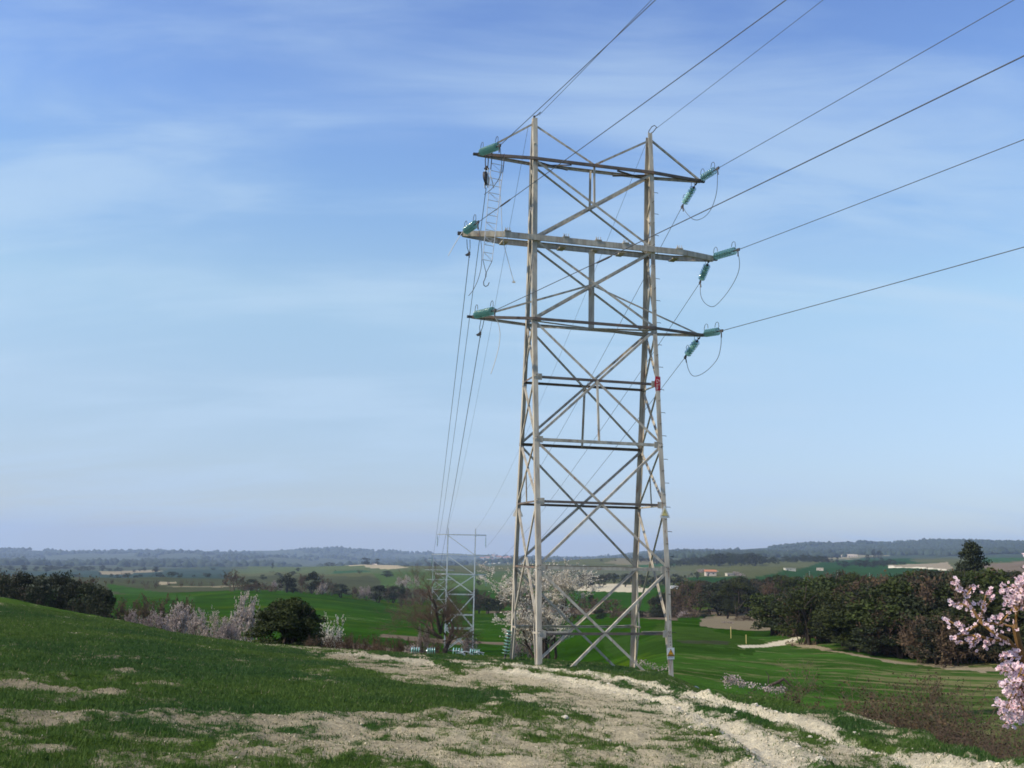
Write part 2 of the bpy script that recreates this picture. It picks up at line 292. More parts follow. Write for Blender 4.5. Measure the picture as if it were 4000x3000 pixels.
# far fields
paint([(0,2275),(250,2270),(900,2285),(900,2220),(0,2235)], 0.9, np.array([.035,.06,.05]), rmin=800, rmax=2600)
paint([(380,2235),(600,2225),(640,2232),(420,2248)], 0.2, s=TAN*.8, rmin=800, rmax=2600, jit=.3)
paint([(620,2268),(690,2268),(690,2276),(620,2276)], 0.3, s=TAN, rmin=600, rmax=2600, jit=.1)
paint([(640,2288),(980,2284),(980,2290),(700,2293)], 0.45, s=TAN*.9, rmin=500, rmax=2600, jit=.2)
paint([(900,2225),(1150,2200),(1500,2215),(1700,2225),(1700,2240),(1300,2240),(900,2240)], 1.0, np.array([.075,.10,.04]), rmin=900, rmax=2300, jit=.5)
paint([(1350,2207),(1470,2203),(1600,2213),(1560,2218),(1350,2214)], 0.0, s=TAN*1.1, rmin=900, rmax=2300, jit=.2)
paint([(1300,2228),(1450,2224),(1450,2232),(1300,2236)], 1.0, np.array([.025,.075,.03]), rmin=700, rmax=2300, jit=.2)
paint([(1450,2240),(1700,2240),(2050,2250),(2050,2290),(1800,2300),(1500,2290)], 1.0, np.array([.055,.095,.025]), rmin=450, rmax=1500, jit=.4)
paint([(1850,2225),(2080,2225),(2080,2252),(1850,2252)], 1.0, np.array([.055,.085,.03]), rmin=600, rmax=1600, jit=.3)
paint([(2080,2200),(2700,2230),(2700,2262),(2080,2262)], 0.6, np.array([.05,.075,.04]), s=TAN*.6, rmin=600, rmax=1500)
paint([(2350,2205),(2470,2168),(2600,2180),(2640,2205),(2520,2212)], 0.45, OLIVE*.8, s=TAN*.7, rmin=1000, rmax=2600, jit=.6)
paint([(2500,2210),(2560,2200),(2640,2196),(2640,2214),(2500,2218)], 1.0, np.array([.03,.085,.03]), rmin=900, rmax=2600, jit=.2)
paint([(2680,2262),(2950,2262),(3060,2235),(3300,2200),(3560,2192),(3700,2205),(3720,2262),(3300,2290),(2700,2290)], 1.0, np.array([.016,.055,.012]), rmin=560, rmax=1700, jit=.3)
paint([(3130,2215),(3400,2178),(3560,2178),(3560,2196),(3300,2203),(3150,2222)], 1.0, np.array([.014,.05,.012]), rmin=700, rmax=2000, jit=.2)
paint([(3460,2206),(3700,2196),(3720,2216),(3700,2226),(3500,2216)], 0.25, BROWN*1.1, s=np.array([.3,.25,.17]), rmin=700, rmax=2000, jit=.2)
paint([(3470,2210),(3700,2222),(3700,2226),(3470,2214)], 0.0, s=MARL, rmin=700, rmax=2000, jit=0)
paint([(3300,2165),(3450,2160),(3480,2172),(3350,2182),(3200,2190)], 0.5, OLIVE, s=TAN*.9, rmin=1200, rmax=3000, jit=.4)
paint([(3540,2140),(3900,2140),(3900,2156),(3540,2152)], 0.35, WOOD*2, s=np.array([.42,.33,.23]), rmin=2000, jit=1)
paint([(3840,2180),(4000,2176),(4000,2196),(3840,2196)], 1.0, np.array([.03,.08,.03]), rmin=600, rmax=2600, jit=.3)
paint([(3840,2200),(4400,2180),(4400,2290),(3840,2240)], 0.75, BROWN*1.2, s=TAN*.7, rmin=300, rmax=1500)
m = (R2 > 2000) & (PX > 2500)
gcol = np.where((m & (cover > .9))[..., None], np.array([.035, .055, .035]), gcol)
cover = np.clip(cover, -1, 1.5)

def mesh_np(name, verts, faces, mat=None, smooth=False):
    me = bpy.data.meshes.new(name)
    verts = np.ascontiguousarray(verts, np.float32); faces = np.ascontiguousarray(faces, np.int32)
    k = faces.shape[1]
    me.vertices.add(len(verts)); me.vertices.foreach_set('co', verts.ravel())
    me.loops.add(faces.size); me.loops.foreach_set('vertex_index', faces.ravel())
    me.polygons.add(len(faces)); me.polygons.foreach_set('loop_start', np.arange(0, faces.size, k, dtype=np.int32))
    me.polygons.foreach_set('loop_total', np.full(len(faces), k, np.int32))
    if smooth: me.polygons.foreach_set('use_smooth', np.ones(len(faces), bool))
    me.update(calc_edges=True)
    if mat: me.materials.append(mat)
    return me
def link(name, me, parent=None, loc=None):
    o = bpy.data.objects.new(name, me); coll.objects.link(o)
    if parent is not None: o.parent = parent
    if loc is not None: o.location = loc
    return o
def tag(o, label=None, cat=None, group=None, kind=None):
    if label: o['label'] = label
    if cat: o['category'] = cat
    if group: o['group'] = group
    if kind: o['kind'] = kind
    return o
def set_attr(me, name, arr):
    a = me.attributes.new(name, 'FLOAT_COLOR', 'POINT')
    arr = np.ascontiguousarray(arr, np.float32)
    a.data.foreach_set('color', arr.ravel())

# ------------------------------------------------------------------ materials
def new_mat(name):
    m = bpy.data.materials.new(name); m.use_nodes = True
    t = m.node_tree; b = t.nodes['Principled BSDF']; return m, t, b
def noise_mat(name, c1, c2, scale=5, rough=0.8, detail=4, metal=0, bump=0, contrast=(0.35, 0.65), c3=None, s3=2.0, obj_var=0.0, spec=0.3, coords='Object', stretch=None, transl=0):
    m, t, b = new_mat(name)
    tc = N(t, 'ShaderNodeTexCoord'); src = tc.outputs[coords]
    if stretch:
        mp = N(t, 'ShaderNodeMapping'); mp.inputs['Scale'].default_value = stretch; L(t, src, mp.inputs[0]); src = mp.outputs[0]
    n = N(t, 'ShaderNodeTexNoise'); n.inputs['Scale'].default_value = scale; n.inputs['Detail'].default_value = detail; L(t, src, n.inputs['Vector'])
    mr = N(t, 'ShaderNodeMapRange'); L(t, n.outputs['Fac'], mr.inputs[0]); mr.inputs[1].default_value = contrast[0]; mr.inputs[2].default_value = contrast[1]
    mx = N(t, 'ShaderNodeMix', data_type='RGBA'); L(t, mr.outputs[0], mx.inputs[0]); mx.inputs[6].default_value = (*c1, 1); mx.inputs[7].default_value = (*c2, 1)
    col = mx.outputs[2]
    if c3 is not None:
        n3 = N(t, 'ShaderNodeTexNoise'); n3.inputs['Scale'].default_value = s3; n3.inputs['Detail'].default_value = 6; n3.inputs['Roughness'].default_value = .65
        L(t, src, n3.inputs['Vector'])
        m3 = N(t, 'ShaderNodeMapRange'); L(t, n3.outputs['Fac'], m3.inputs[0]); m3.inputs[1].default_value = .56; m3.inputs[2].default_value = .70
        x3 = N(t, 'ShaderNodeMix', data_type='RGBA'); L(t, m3.outputs[0], x3.inputs[0]); L(t, col, x3.inputs[6]); x3.inputs[7].default_value = (*c3, 1); col = x3.outputs[2]
    if obj_var:
        oi = N(t, 'ShaderNodeObjectInfo'); mm = N(t, 'ShaderNodeMapRange'); L(t, oi.outputs['Random'], mm.inputs[0]); mm.inputs[3].default_value = 1-obj_var; mm.inputs[4].default_value = 1+obj_var
        hs = N(t, 'ShaderNodeHueSaturation'); L(t, mm.outputs[0], hs.inputs['Value']); L(t, col, hs.inputs['Color'])
        m5 = N(t, 'ShaderNodeMapRange'); L(t, oi.outputs['Random'], m5.inputs[0]); m5.inputs[3].default_value = .485; m5.inputs[4].default_value = .515
        L(t, m5.outputs[0], hs.inputs['Hue']); col = hs.outputs[0]
    L(t, col, b.inputs['Base Color']); b.inputs['Roughness'].default_value = rough; b.inputs['Metallic'].default_value = metal
    b.inputs['Specular IOR Level'].default_value = spec
    if bump:
        bp = N(t, 'ShaderNodeBump'); bp.inputs['Strength'].default_value = bump; bp.inputs['Distance'].default_value = .01
        L(t, n.outputs['Fac'], bp.inputs['Height']); L(t, bp.outputs[0], b.inputs['Normal'])
    if transl:
        tr = N(t, 'ShaderNodeBsdfTranslucent'); L(t, col, tr.inputs[0]); ms = N(t, 'ShaderNodeMixShader'); ms.inputs[0].default_value = transl
        out = t.nodes['Material Output']; L(t, b.outputs[0], ms.inputs[1]); L(t, tr.outputs[0], ms.inputs[2]); L(t, ms.outputs[0], out.inputs[0])
    return m
def ground_mat():
    m, t, b = new_mat('ground')
    ag = N(t, 'ShaderNodeAttribute', attribute_name='g'); as_ = N(t, 'ShaderNodeAttribute', attribute_name='s')
    geo = N(t, 'ShaderNodeNewGeometry')
    def noise(scale, det=5, ro=.6):
        n = N(t, 'ShaderNodeTexNoise'); n.inputs['Scale'].default_value = scale; n.inputs['Detail'].default_value = det; n.inputs['Roughness'].default_value = ro
        L(t, geo.outputs['Position'], n.inputs['Vector']); return n.outputs['Fac']
    nf = noise(9, 6, .7); nm = noise(1.1, 5, .6); nl = noise(.02, 8, .65); nq = noise(.3, 8, .7)
    def mth(op, a, b_, c=None):
        n = N(t, 'ShaderNodeMath', operation=op)
        for i, v in enumerate((a, b_) if c is None else (a, b_, c)):
            if isinstance(v, (int, float)): n.inputs[i].default_value = v
            else: L(t, v, n.inputs[i])
        return n.outputs[0]
    c = mth('ADD', ag.outputs['Alpha'], mth('MULTIPLY', mth('SUBTRACT', nf, .5), .9))
    c = mth('ADD', c, mth('MULTIPLY', mth('SUBTRACT', nm, .5), .35)); c = mth('ADD', c, mth('MULTIPLY', mth('SUBTRACT', nq, .5), .3))
    c = mth('ADD', c, mth('MULTIPLY', mth('SUBTRACT', noise(34, 4, .7), .5), .9))
    mr = N(t, 'ShaderNodeMapRange'); L(t, c, mr.inputs[0]); mr.inputs[1].default_value = .34; mr.inputs[2].default_value = .70
    def vary(col, lo, hi, src):
        m1 = N(t, 'ShaderNodeMapRange'); L(t, src, m1.inputs[0]); m1.inputs[1].default_value = .3; m1.inputs[2].default_value = .7; m1.inputs[3].default_value = lo; m1.inputs[4].default_value = hi
        vm = N(t, 'ShaderNodeVectorMath', operation='SCALE'); L(t, col, vm.inputs[0]); L(t, m1.outputs[0], vm.inputs['Scale']); return vm.outputs[0]
    g = vary(vary(vary(ag.outputs['Color'], .65, 1.35, nf), .8, 1.2, nl), .72, 1.28, nq)
    s = vary(vary(vary(as_.outputs['Color'], .62, 1.22, nf), .85, 1.15, nm), .75, 1.2, noise(38, 4, .6))
    mx = N(t, 'ShaderNodeMix', data_type='RGBA'); L(t, mr.outputs[0], mx.inputs[0]); L(t, s, mx.inputs[6]); L(t, g, mx.inputs[7])
    L(t, mx.outputs[2], b.inputs['Base Color']); b.inputs['Roughness'].default_value = 1.0; b.inputs['Specular IOR Level'].default_value = .0
    bp = N(t, 'ShaderNodeBump'); bp.inputs['Strength'].default_value = 1.0; bp.inputs['Distance'].default_value = .09
    L(t, noise(22, 5, .7), bp.inputs['Height']); L(t, bp.outputs[0], b.inputs['Normal'])
    return m
M = {}
M['ground'] = ground_mat()
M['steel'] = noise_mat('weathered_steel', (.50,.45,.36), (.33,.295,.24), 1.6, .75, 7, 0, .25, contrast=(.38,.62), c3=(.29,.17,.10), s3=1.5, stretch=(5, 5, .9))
M['shaded_steel'] = noise_mat('rusty_shaded_steel', (.17,.135,.11), (.10,.08,.07), 4, .75, 5, 0, .2, c3=(.26,.15,.09), s3=2.0)  # shade of the unlit bars put into the colour, with rust patches on top
M['galv'] = noise_mat('galvanised_steel', (.55,.58,.58), (.42,.45,.46), 6, .45, 3, .35)
M['alu'] = noise_mat('aluminium', (.62,.64,.66), (.50,.52,.54), 8, .4, 2, .5)
M['wire'] = noise_mat('aluminium_wire', (.13,.14,.16), (.08,.085,.10), 40, .55, 2, .3)
M['new_wire'] = noise_mat('bright_wire', (.62,.61,.57), (.5,.49,.46), 40, .5, 2, .3)
M['fitting'] = noise_mat('dark_fitting', (.10,.09,.085), (.05,.045,.045), 30, .6, 2, .4)
M['white'] = noise_mat('white_paint', (.80,.79,.74), (.68,.66,.6), 20, .5, 3)
M['orange'] = noise_mat('orange_sign', (.85,.42,.03), (.78,.36,.02), 20, .5, 2)
M['ochre'] = noise_mat('dark_ochre_band', (.30,.17,.02), (.26,.14,.02), 20, .5, 2)
M['yellow'] = noise_mat('yellow_paint', (.80,.66,.28), (.7,.56,.2), 20, .5, 2)
M['red'] = noise_mat('red_plastic', (.55,.02,.04), (.42,.015,.03), 20, .35, 2)
M['black'] = noise_mat('black_paint', (.03,.03,.035), (.02,.02,.02), 20, .6, 2)
M['bark'] = noise_mat('dark_bark', (.075,.055,.042), (.035,.027,.022), 14, .9, 5, 0, .6)
M['ochre_bark'] = noise_mat('ochre_bark', (.30,.17,.045), (.16,.09,.035), 12, .9, 5, 0, .6)
M['twig'] = noise_mat('brown_twigs', (.13,.085,.06), (.08,.055,.042), 3, .9, 3, obj_var=.2)
M['redtwig'] = noise_mat('bramble_leaves', (.10,.055,.028), (.035,.038,.014), 3, .9, 3, obj_var=.15)
M['oak'] = noise_mat('holm_oak_leaves', (.034,.040,.016), (.013,.018,.008), 1.3, .75, 4, obj_var=.3, spec=.25, transl=.15)
M['pine'] = noise_mat('pine_needles', (.056,.070,.013), (.016,.024,.006), 1.2, .75, 4, obj_var=.25, spec=.25, transl=.15)
M['scrub'] = noise_mat('brown_grey_scrub', (.115,.072,.042), (.045,.032,.019), 1.0, .9, 4, obj_var=.25, transl=.1)
M['wood_far'] = noise_mat('far_wood', (.03,.05,.028), (.018,.03,.02), .02, .9, 4)
M['blossom'] = noise_mat('pale_blossom', (.84,.78,.67), (.62,.56,.47), 2, .8, 3, transl=.3)
M['lilac'] = noise_mat('lilac_blossom', (.56,.46,.42), (.38,.31,.28), 1.5, .8, 3, transl=.3, obj_var=.12)
M['pink'] = noise_mat('pink_petals', (.88,.72,.74), (.80,.58,.63), 30, .7, 3, transl=.35)
M['pinkc'] = noise_mat('blossom_heart', (.45,.10,.16), (.35,.07,.1), 30, .7, 2)
M['clod'] = noise_mat('marl_clods', (.70,.62,.45), (.50,.43,.30), 9, .95, 4, spec=.05)
M['rock'] = noise_mat('pale_stone', (.62,.57,.46), (.42,.38,.3), 6, .9, 5, 0, .6)
M['wall'] = noise_mat('pale_wall', (.62,.52,.42), (.5,.42,.34), .4, .9, 4)
M['wallw'] = noise_mat('white_wall', (.85,.82,.78), (.72,.70,.66), .3, .9, 3)
M['terra'] = noise_mat('terracotta', (.50,.20,.10), (.36,.15,.08), 1.5, .9, 4)
M['dark'] = noise_mat('dark_opening', (.03,.03,.035), (.02,.02,.02), 3, .5, 2)
def glass_mat():
    m, t, b = new_mat('green_glass')
    b.inputs['Base Color'].default_value = (.30, .58, .50, 1); b.inputs['Roughness'].default_value = .12
    b.inputs['Transmission Weight'].default_value = .5; b.inputs['IOR'].default_value = 1.5
    n = N(t, 'ShaderNodeTexNoise'); n.inputs['Scale'].default_value = 30; mr = N(t, 'ShaderNodeMapRange'); L(t, n.outputs['Fac'], mr.inputs[0]); mr.inputs[3].default_value = .06; mr.inputs[4].default_value = .3
    L(t, mr.outputs[0], b.inputs['Roughness']); return m
M['glass'] = glass_mat()
def blade_mat():
    m, t, b = new_mat('grass_blades')
    a = N(t, 'ShaderNodeAttribute', attribute_name='c')
    L(t, a.outputs['Color'], b.inputs['Base Color']); b.inputs['Roughness'].default_value = .7; b.inputs['Specular IOR Level'].default_value = .12
    tr = N(t, 'ShaderNodeBsdfTranslucent'); L(t, a.outputs['Color'], tr.inputs[0]); ms = N(t, 'ShaderNodeMixShader'); ms.inputs[0].default_value = .35
    L(t, b.outputs[0], ms.inputs[1]); L(t, tr.outputs[0], ms.inputs[2]); L(t, ms.outputs[0], t.nodes['Material Output'].inputs[0])
    return m
M['blade'] = blade_mat()

# ------------------------------------------------------------------ the ground sheet
nA, nR = X.shape
V3 = np.stack([X, Y, Z], -1).reshape(-1, 3)
idx = np.arange(nA*nR).reshape(nA, nR)
f = np.stack([idx[:-1, :-1], idx[1:, :-1], idx[1:, 1:], idx[:-1, 1:]], -1).reshape(-1, 4)[:, ::-1]
V3 = np.vstack([V3, [[0, 0, -1.56]]])
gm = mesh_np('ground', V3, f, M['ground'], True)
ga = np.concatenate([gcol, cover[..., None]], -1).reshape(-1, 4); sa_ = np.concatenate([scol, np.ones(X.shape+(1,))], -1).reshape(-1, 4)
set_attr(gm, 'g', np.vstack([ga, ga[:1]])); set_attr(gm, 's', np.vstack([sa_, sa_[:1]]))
tag(link('ground', gm), kind='structure')
def lookup(arr, x, y):                 # value stored on the sheet at a place
    r = np.hypot(x, y); az = np.degrees(np.arctan2(x, y))
    ia = np.clip(np.searchsorted(AZ, az), 1, nA-1); ir = np.clip(np.searchsorted(RR, r), 1, nR-1)
    ia = np.where(np.abs(AZ[ia-1]-az) < np.abs(AZ[ia]-az), ia-1, ia); ir = np.where(np.abs(RR[ir-1]-r) < np.abs(RR[ir]-r), ir-1, ir)
    return arr[ia, ir]

# ------------------------------------------------------------------ grass blades
rng = np.random.default_rng(7)
def scatter(n, az0, az1, r0, r1, power=1.2):
    az = np.radians(rng.uniform(az0, az1, n)); u = rng.uniform(0, 1, n)
    r = (r0**(2-power) + u*(r1**(2-power)-r0**(2-power)))**(1/(2-power))
    return r*np.sin(az), r*np.cos(az), r
def make_grass():
    xs, ys, rs = scatter(230000, -29, 29, 6.5, 46, 1.0)
    cv = lookup(cover, xs, ys) + rng.normal(0, .09, len(xs))
    low = base_z(xs, ys) > -4.15
    p = sstep(.46, .85, cv)*(.55+.45*np.clip(rs/25, 0, 1))
    keep = (rng.uniform(0, 1, len(xs)) < np.maximum(p, .24*(cv > -.1)*sstep(.0, .5, cv+.12)*np.clip(18/rs, .35, 1))) & low
    xs, ys, rs, cv = xs[keep], ys[keep], rs[keep], cv[keep]
    nb = 7
    n = len(xs)
    spread = 0.045*(1+rs/14)
    bx = np.repeat(xs, nb)+rng.normal(0, 1, n*nb)*np.repeat(spread, nb); by = np.repeat(ys, nb)+rng.normal(0, 1, n*nb)*np.repeat(spread, nb)
    br = np.repeat(rs, nb); bc = np.repeat(cv, nb)
    bz = full_z(bx, by)-.01
    h = rng.uniform(.015, .050, n*nb)*(0.5+.7*np.clip(bc, 0, 1))*np.repeat(rng.uniform(.7, 1.4, n), nb)
    w = rng.uniform(.0024, .0042, n*nb)*(1+br/9)
    th = rng.uniform(0, 2*pi, n*nb); lean = rng.uniform(.1, .8, n*nb)*h; la = rng.uniform(0, 2*pi, n*nb)
    P0 = np.stack([bx-w*np.cos(th), by-w*np.sin(th), bz], -1); P1 = np.stack([bx+w*np.cos(th), by+w*np.sin(th), bz], -1)
    P2 = np.stack([bx+lean*np.cos(la), by+lean*np.sin(la), bz+h], -1)
    V = np.stack([P0, P1, P2], 1).reshape(-1, 3); Fc = np.arange(len(V)).reshape(-1, 3)
    me = mesh_np('grass', V, Fc, M['blade'])
    g = np.repeat(lookup(lush[..., 0], xs, ys), nb)
    col = np.stack([.080-.030*g, .134-.032*g, .028+0*g], -1)*rng.uniform(.75, 1.25, (n*nb, 1))
    dry = np.repeat((rng.uniform(0, 1, n) < .03+.30*(cv < .42)), nb) & (rng.uniform(0, 1, n*nb) < .8)
    col[dry] = np.array([.26, .24, .13])*rng.uniform(.6, 1.2, (dry.sum(), 1))
    grey = np.repeat(cv < .3, nb) & ~dry
    col[grey] = np.array([.10, .12, .035])*rng.uniform(.7, 1.3, (grey.sum(), 1))
    c4 = np.concatenate([col, np.ones((n*nb, 1))], -1)
    set_attr(me, 'c', np.repeat(c4, 3, 0))
    tag(link('grass', me), 'short green field grass growing in tufts on the pale soil', 'grass', kind='stuff')
make_grass()
def make_clods():                      # crumbly marl lying loose on the bare ground
    xs, ys, rs = scatter(60000, -29, 29, 6.5, 40, 1.3); cv = lookup(cover, xs, ys); tk = lookup(track, xs, ys)
    k = (cv < .5) & (rng.uniform(0, 1, len(xs)) < .25+.75*np.exp(-(tk/1.0)**2)); xs, ys, rs, tk = xs[k], ys[k], rs[k], tk[k]; n = len(xs)
    s_ = np.minimum(rng.gamma(2.0, .0021, n), .011)*(1+rs/26)*(1+.6*np.exp(-((tk-.38)/.15)**2)); base = np.array([(1,0,0),(0,1,0),(-1,0,0),(0,-1,0),(0,0,1),(0,0,-1)], float)
    V = base[None]*rng.uniform(.6, 1.4, (n, 6, 1)); an = rng.uniform(0, 6.28, n); ca_, sa2 = np.cos(an)[:, None], np.sin(an)[:, None]
    V = np.stack([V[..., 0]*ca_-V[..., 1]*sa2, V[..., 0]*sa2+V[..., 1]*ca_, V[..., 2]*.7], -1)*s_[:, None, None]+np.stack([xs, ys, full_z(xs, ys)+s_*.25], -1)[:, None]
    fc = np.array([(0,1,4),(1,2,4),(2,3,4),(3,0,4),(1,0,5),(2,1,5),(3,2,5),(0,3,5)])
    Fc = (np.arange(n)[:, None, None]*6+fc[None]).reshape(-1, 3)
    tag(link('crumbled_soil', mesh_np('crumbled_soil', V.reshape(-1, 3), Fc, M['clod'])), 'crumbled pale marl lying loose on the bare ground and track', 'soil', kind='stuff')
make_clods()

# ------------------------------------------------------------------ mesh building
class MB:
    def __init__(s): s.v = []; s.f = []
    def add(s, vs, fs):
        o = len(s.v); s.v += [tuple(v) for v in vs]; s.f += [tuple(i+o for i in f) for f in fs]
    def prism(s, p0, p1, e1, e2, sec, sec2=None):
        p0 = np.array(p0, float); p1 = np.array(p1, float); e1 = np.array(e1, float); e2 = np.array(e2, float)
        sec2 = sec2 or sec; n = len(sec)
        s.add([p0+e1*a+e2*b for a, b in sec]+[p1+e1*a+e2*b for a, b in sec2],
              [(i, (i+1) % n, n+(i+1) % n, n+i) for i in range(n)]+[tuple(range(n))[::-1], tuple(range(n, 2*n))])
    def box(s, c, h, ax=None):
        ax = ax if ax is not None else np.eye(3); c = np.array(c, float)
        vs = [c+ax[0]*h[0]*i+ax[1]*h[1]*j+ax[2]*h[2]*k for i in (-1, 1) for j in (-1, 1) for k in (-1, 1)]
        s.add(vs, [(0,1,3,2),(4,6,7,5),(0,4,5,1),(2,3,7,6),(0,2,6,4),(1,5,7,3)])
    def tube(s, pts, r, n=6, cap=True):
        pts = [np.array(p, float) for p in pts]; m = len(pts)
        rs = r if hasattr(r, '__len__') else [r]*m
        up = np.array([0.31, 0.22, 0.92]); rings = []
        for i, p in enumerate(pts):
            d = pts[min(i+1, m-1)]-pts[max(i-1, 0)]; d /= (np.linalg.norm(d)+1e-12)
            a = np.cross(d, up); a /= (np.linalg.norm(a)+1e-9); b = np.cross(d, a); up = np.cross(a, d) if False else up
            rings += [p+(a*cos(2*pi*k/n)+b*sin(2*pi*k/n))*rs[i] for k in range(n)]
        fs = [(i*n+k, i*n+(k+1) % n, (i+1)*n+(k+1) % n, (i+1)*n+k) for i in range(m-1) for k in range(n)]
        if cap: fs += [tuple(range(n))[::-1], tuple((m-1)*n+k for k in range(n))]
        s.add(rings, fs)
    def lathe(s, prof, p, ax, n=14):
        ax = np.array(ax, float); ax /= np.linalg.norm(ax); t = np.array([1., 0, 0]) if abs(ax[0]) < .8 else np.array([0, 1., 0])
        a = np.cross(ax, t); a /= np.linalg.norm(a); b = np.cross(ax, a); m = len(prof); p = np.array(p, float)
        s.add([p+ax*h+(a*cos(2*pi*k/n)+b*sin(2*pi*k/n))*r for r, h in prof for k in range(n)],
              [(i*n+k, i*n+(k+1) % n, (i+1)*n+(k+1) % n, (i+1)*n+k) for i in range(m-1) for k in range(n)])
    def mesh(s, name, mat, smooth=False):
        me = bpy.data.meshes.new(name); me.from_pydata([tuple(map(float, v)) for v in s.v], [], s.f); me.materials.append(mat)
        if smooth: me.polygons.foreach_set('use_smooth', np.ones(len(me.polygons), bool))
        me.update(); return me
    def build(s, name, mat, parent=None, smooth=False): return link(name, s.mesh(name, mat, smooth), parent)
def empty(name, loc, rz=0.0):
    o = bpy.data.objects.new(name, None); coll.objects.link(o); o.location = loc; o.rotation_euler = (0, 0, rz); o.empty_display_size = .2; return o
def copy_tree(o, parent=None):
    c = o.copy(); coll.objects.link(c)
    if parent is not None: c.parent = parent
    for ch in list(o.children): copy_tree(ch, c)
    return c
def norm(v): v = np.array(v, float); return v/(np.linalg.norm(v)+1e-12)

# ------------------------------------------------------------------ the big lattice tower
YAW = 0.254395; TC = np.array([2.526744, 31.884973]); HW = 2.1
EX = np.array([cos(YAW), sin(YAW), 0]); EY = np.array([-sin(YAW), cos(YAW), 0])
LZ = [-3.3, -2.2383, -0.3517, 1.5993, 3.4887, 5.4605, 7.3387, 10.0188, 12.7272, 14.2]
LD = [1.57, 1.4751, 1.3513, 1.1098, .8628, .6518, .4412, .3111, .2377, .10]
TIP = {6: 3.96, 7: 4.34, 8: 3.91}
def lsec(a, t): return [(0, 0), (a, 0), (a, t), (t, t), (t, a), (0, a)]
def angle_bar(p0, p1, n, a=.075, t=.009, mat='steel', name='diagonal_brace', parent=None, flip=1):
    mb = MB(); d = norm(np.array(p1)-np.array(p0)); n = norm(n); s_ = norm(np.cross(n, d))*flip
    mb.prism(np.array(p0)-s_*a/2, np.array(p1)-s_*a/2, s_, -n, lsec(a, t))
    return mb.build(name, M[mat], parent)

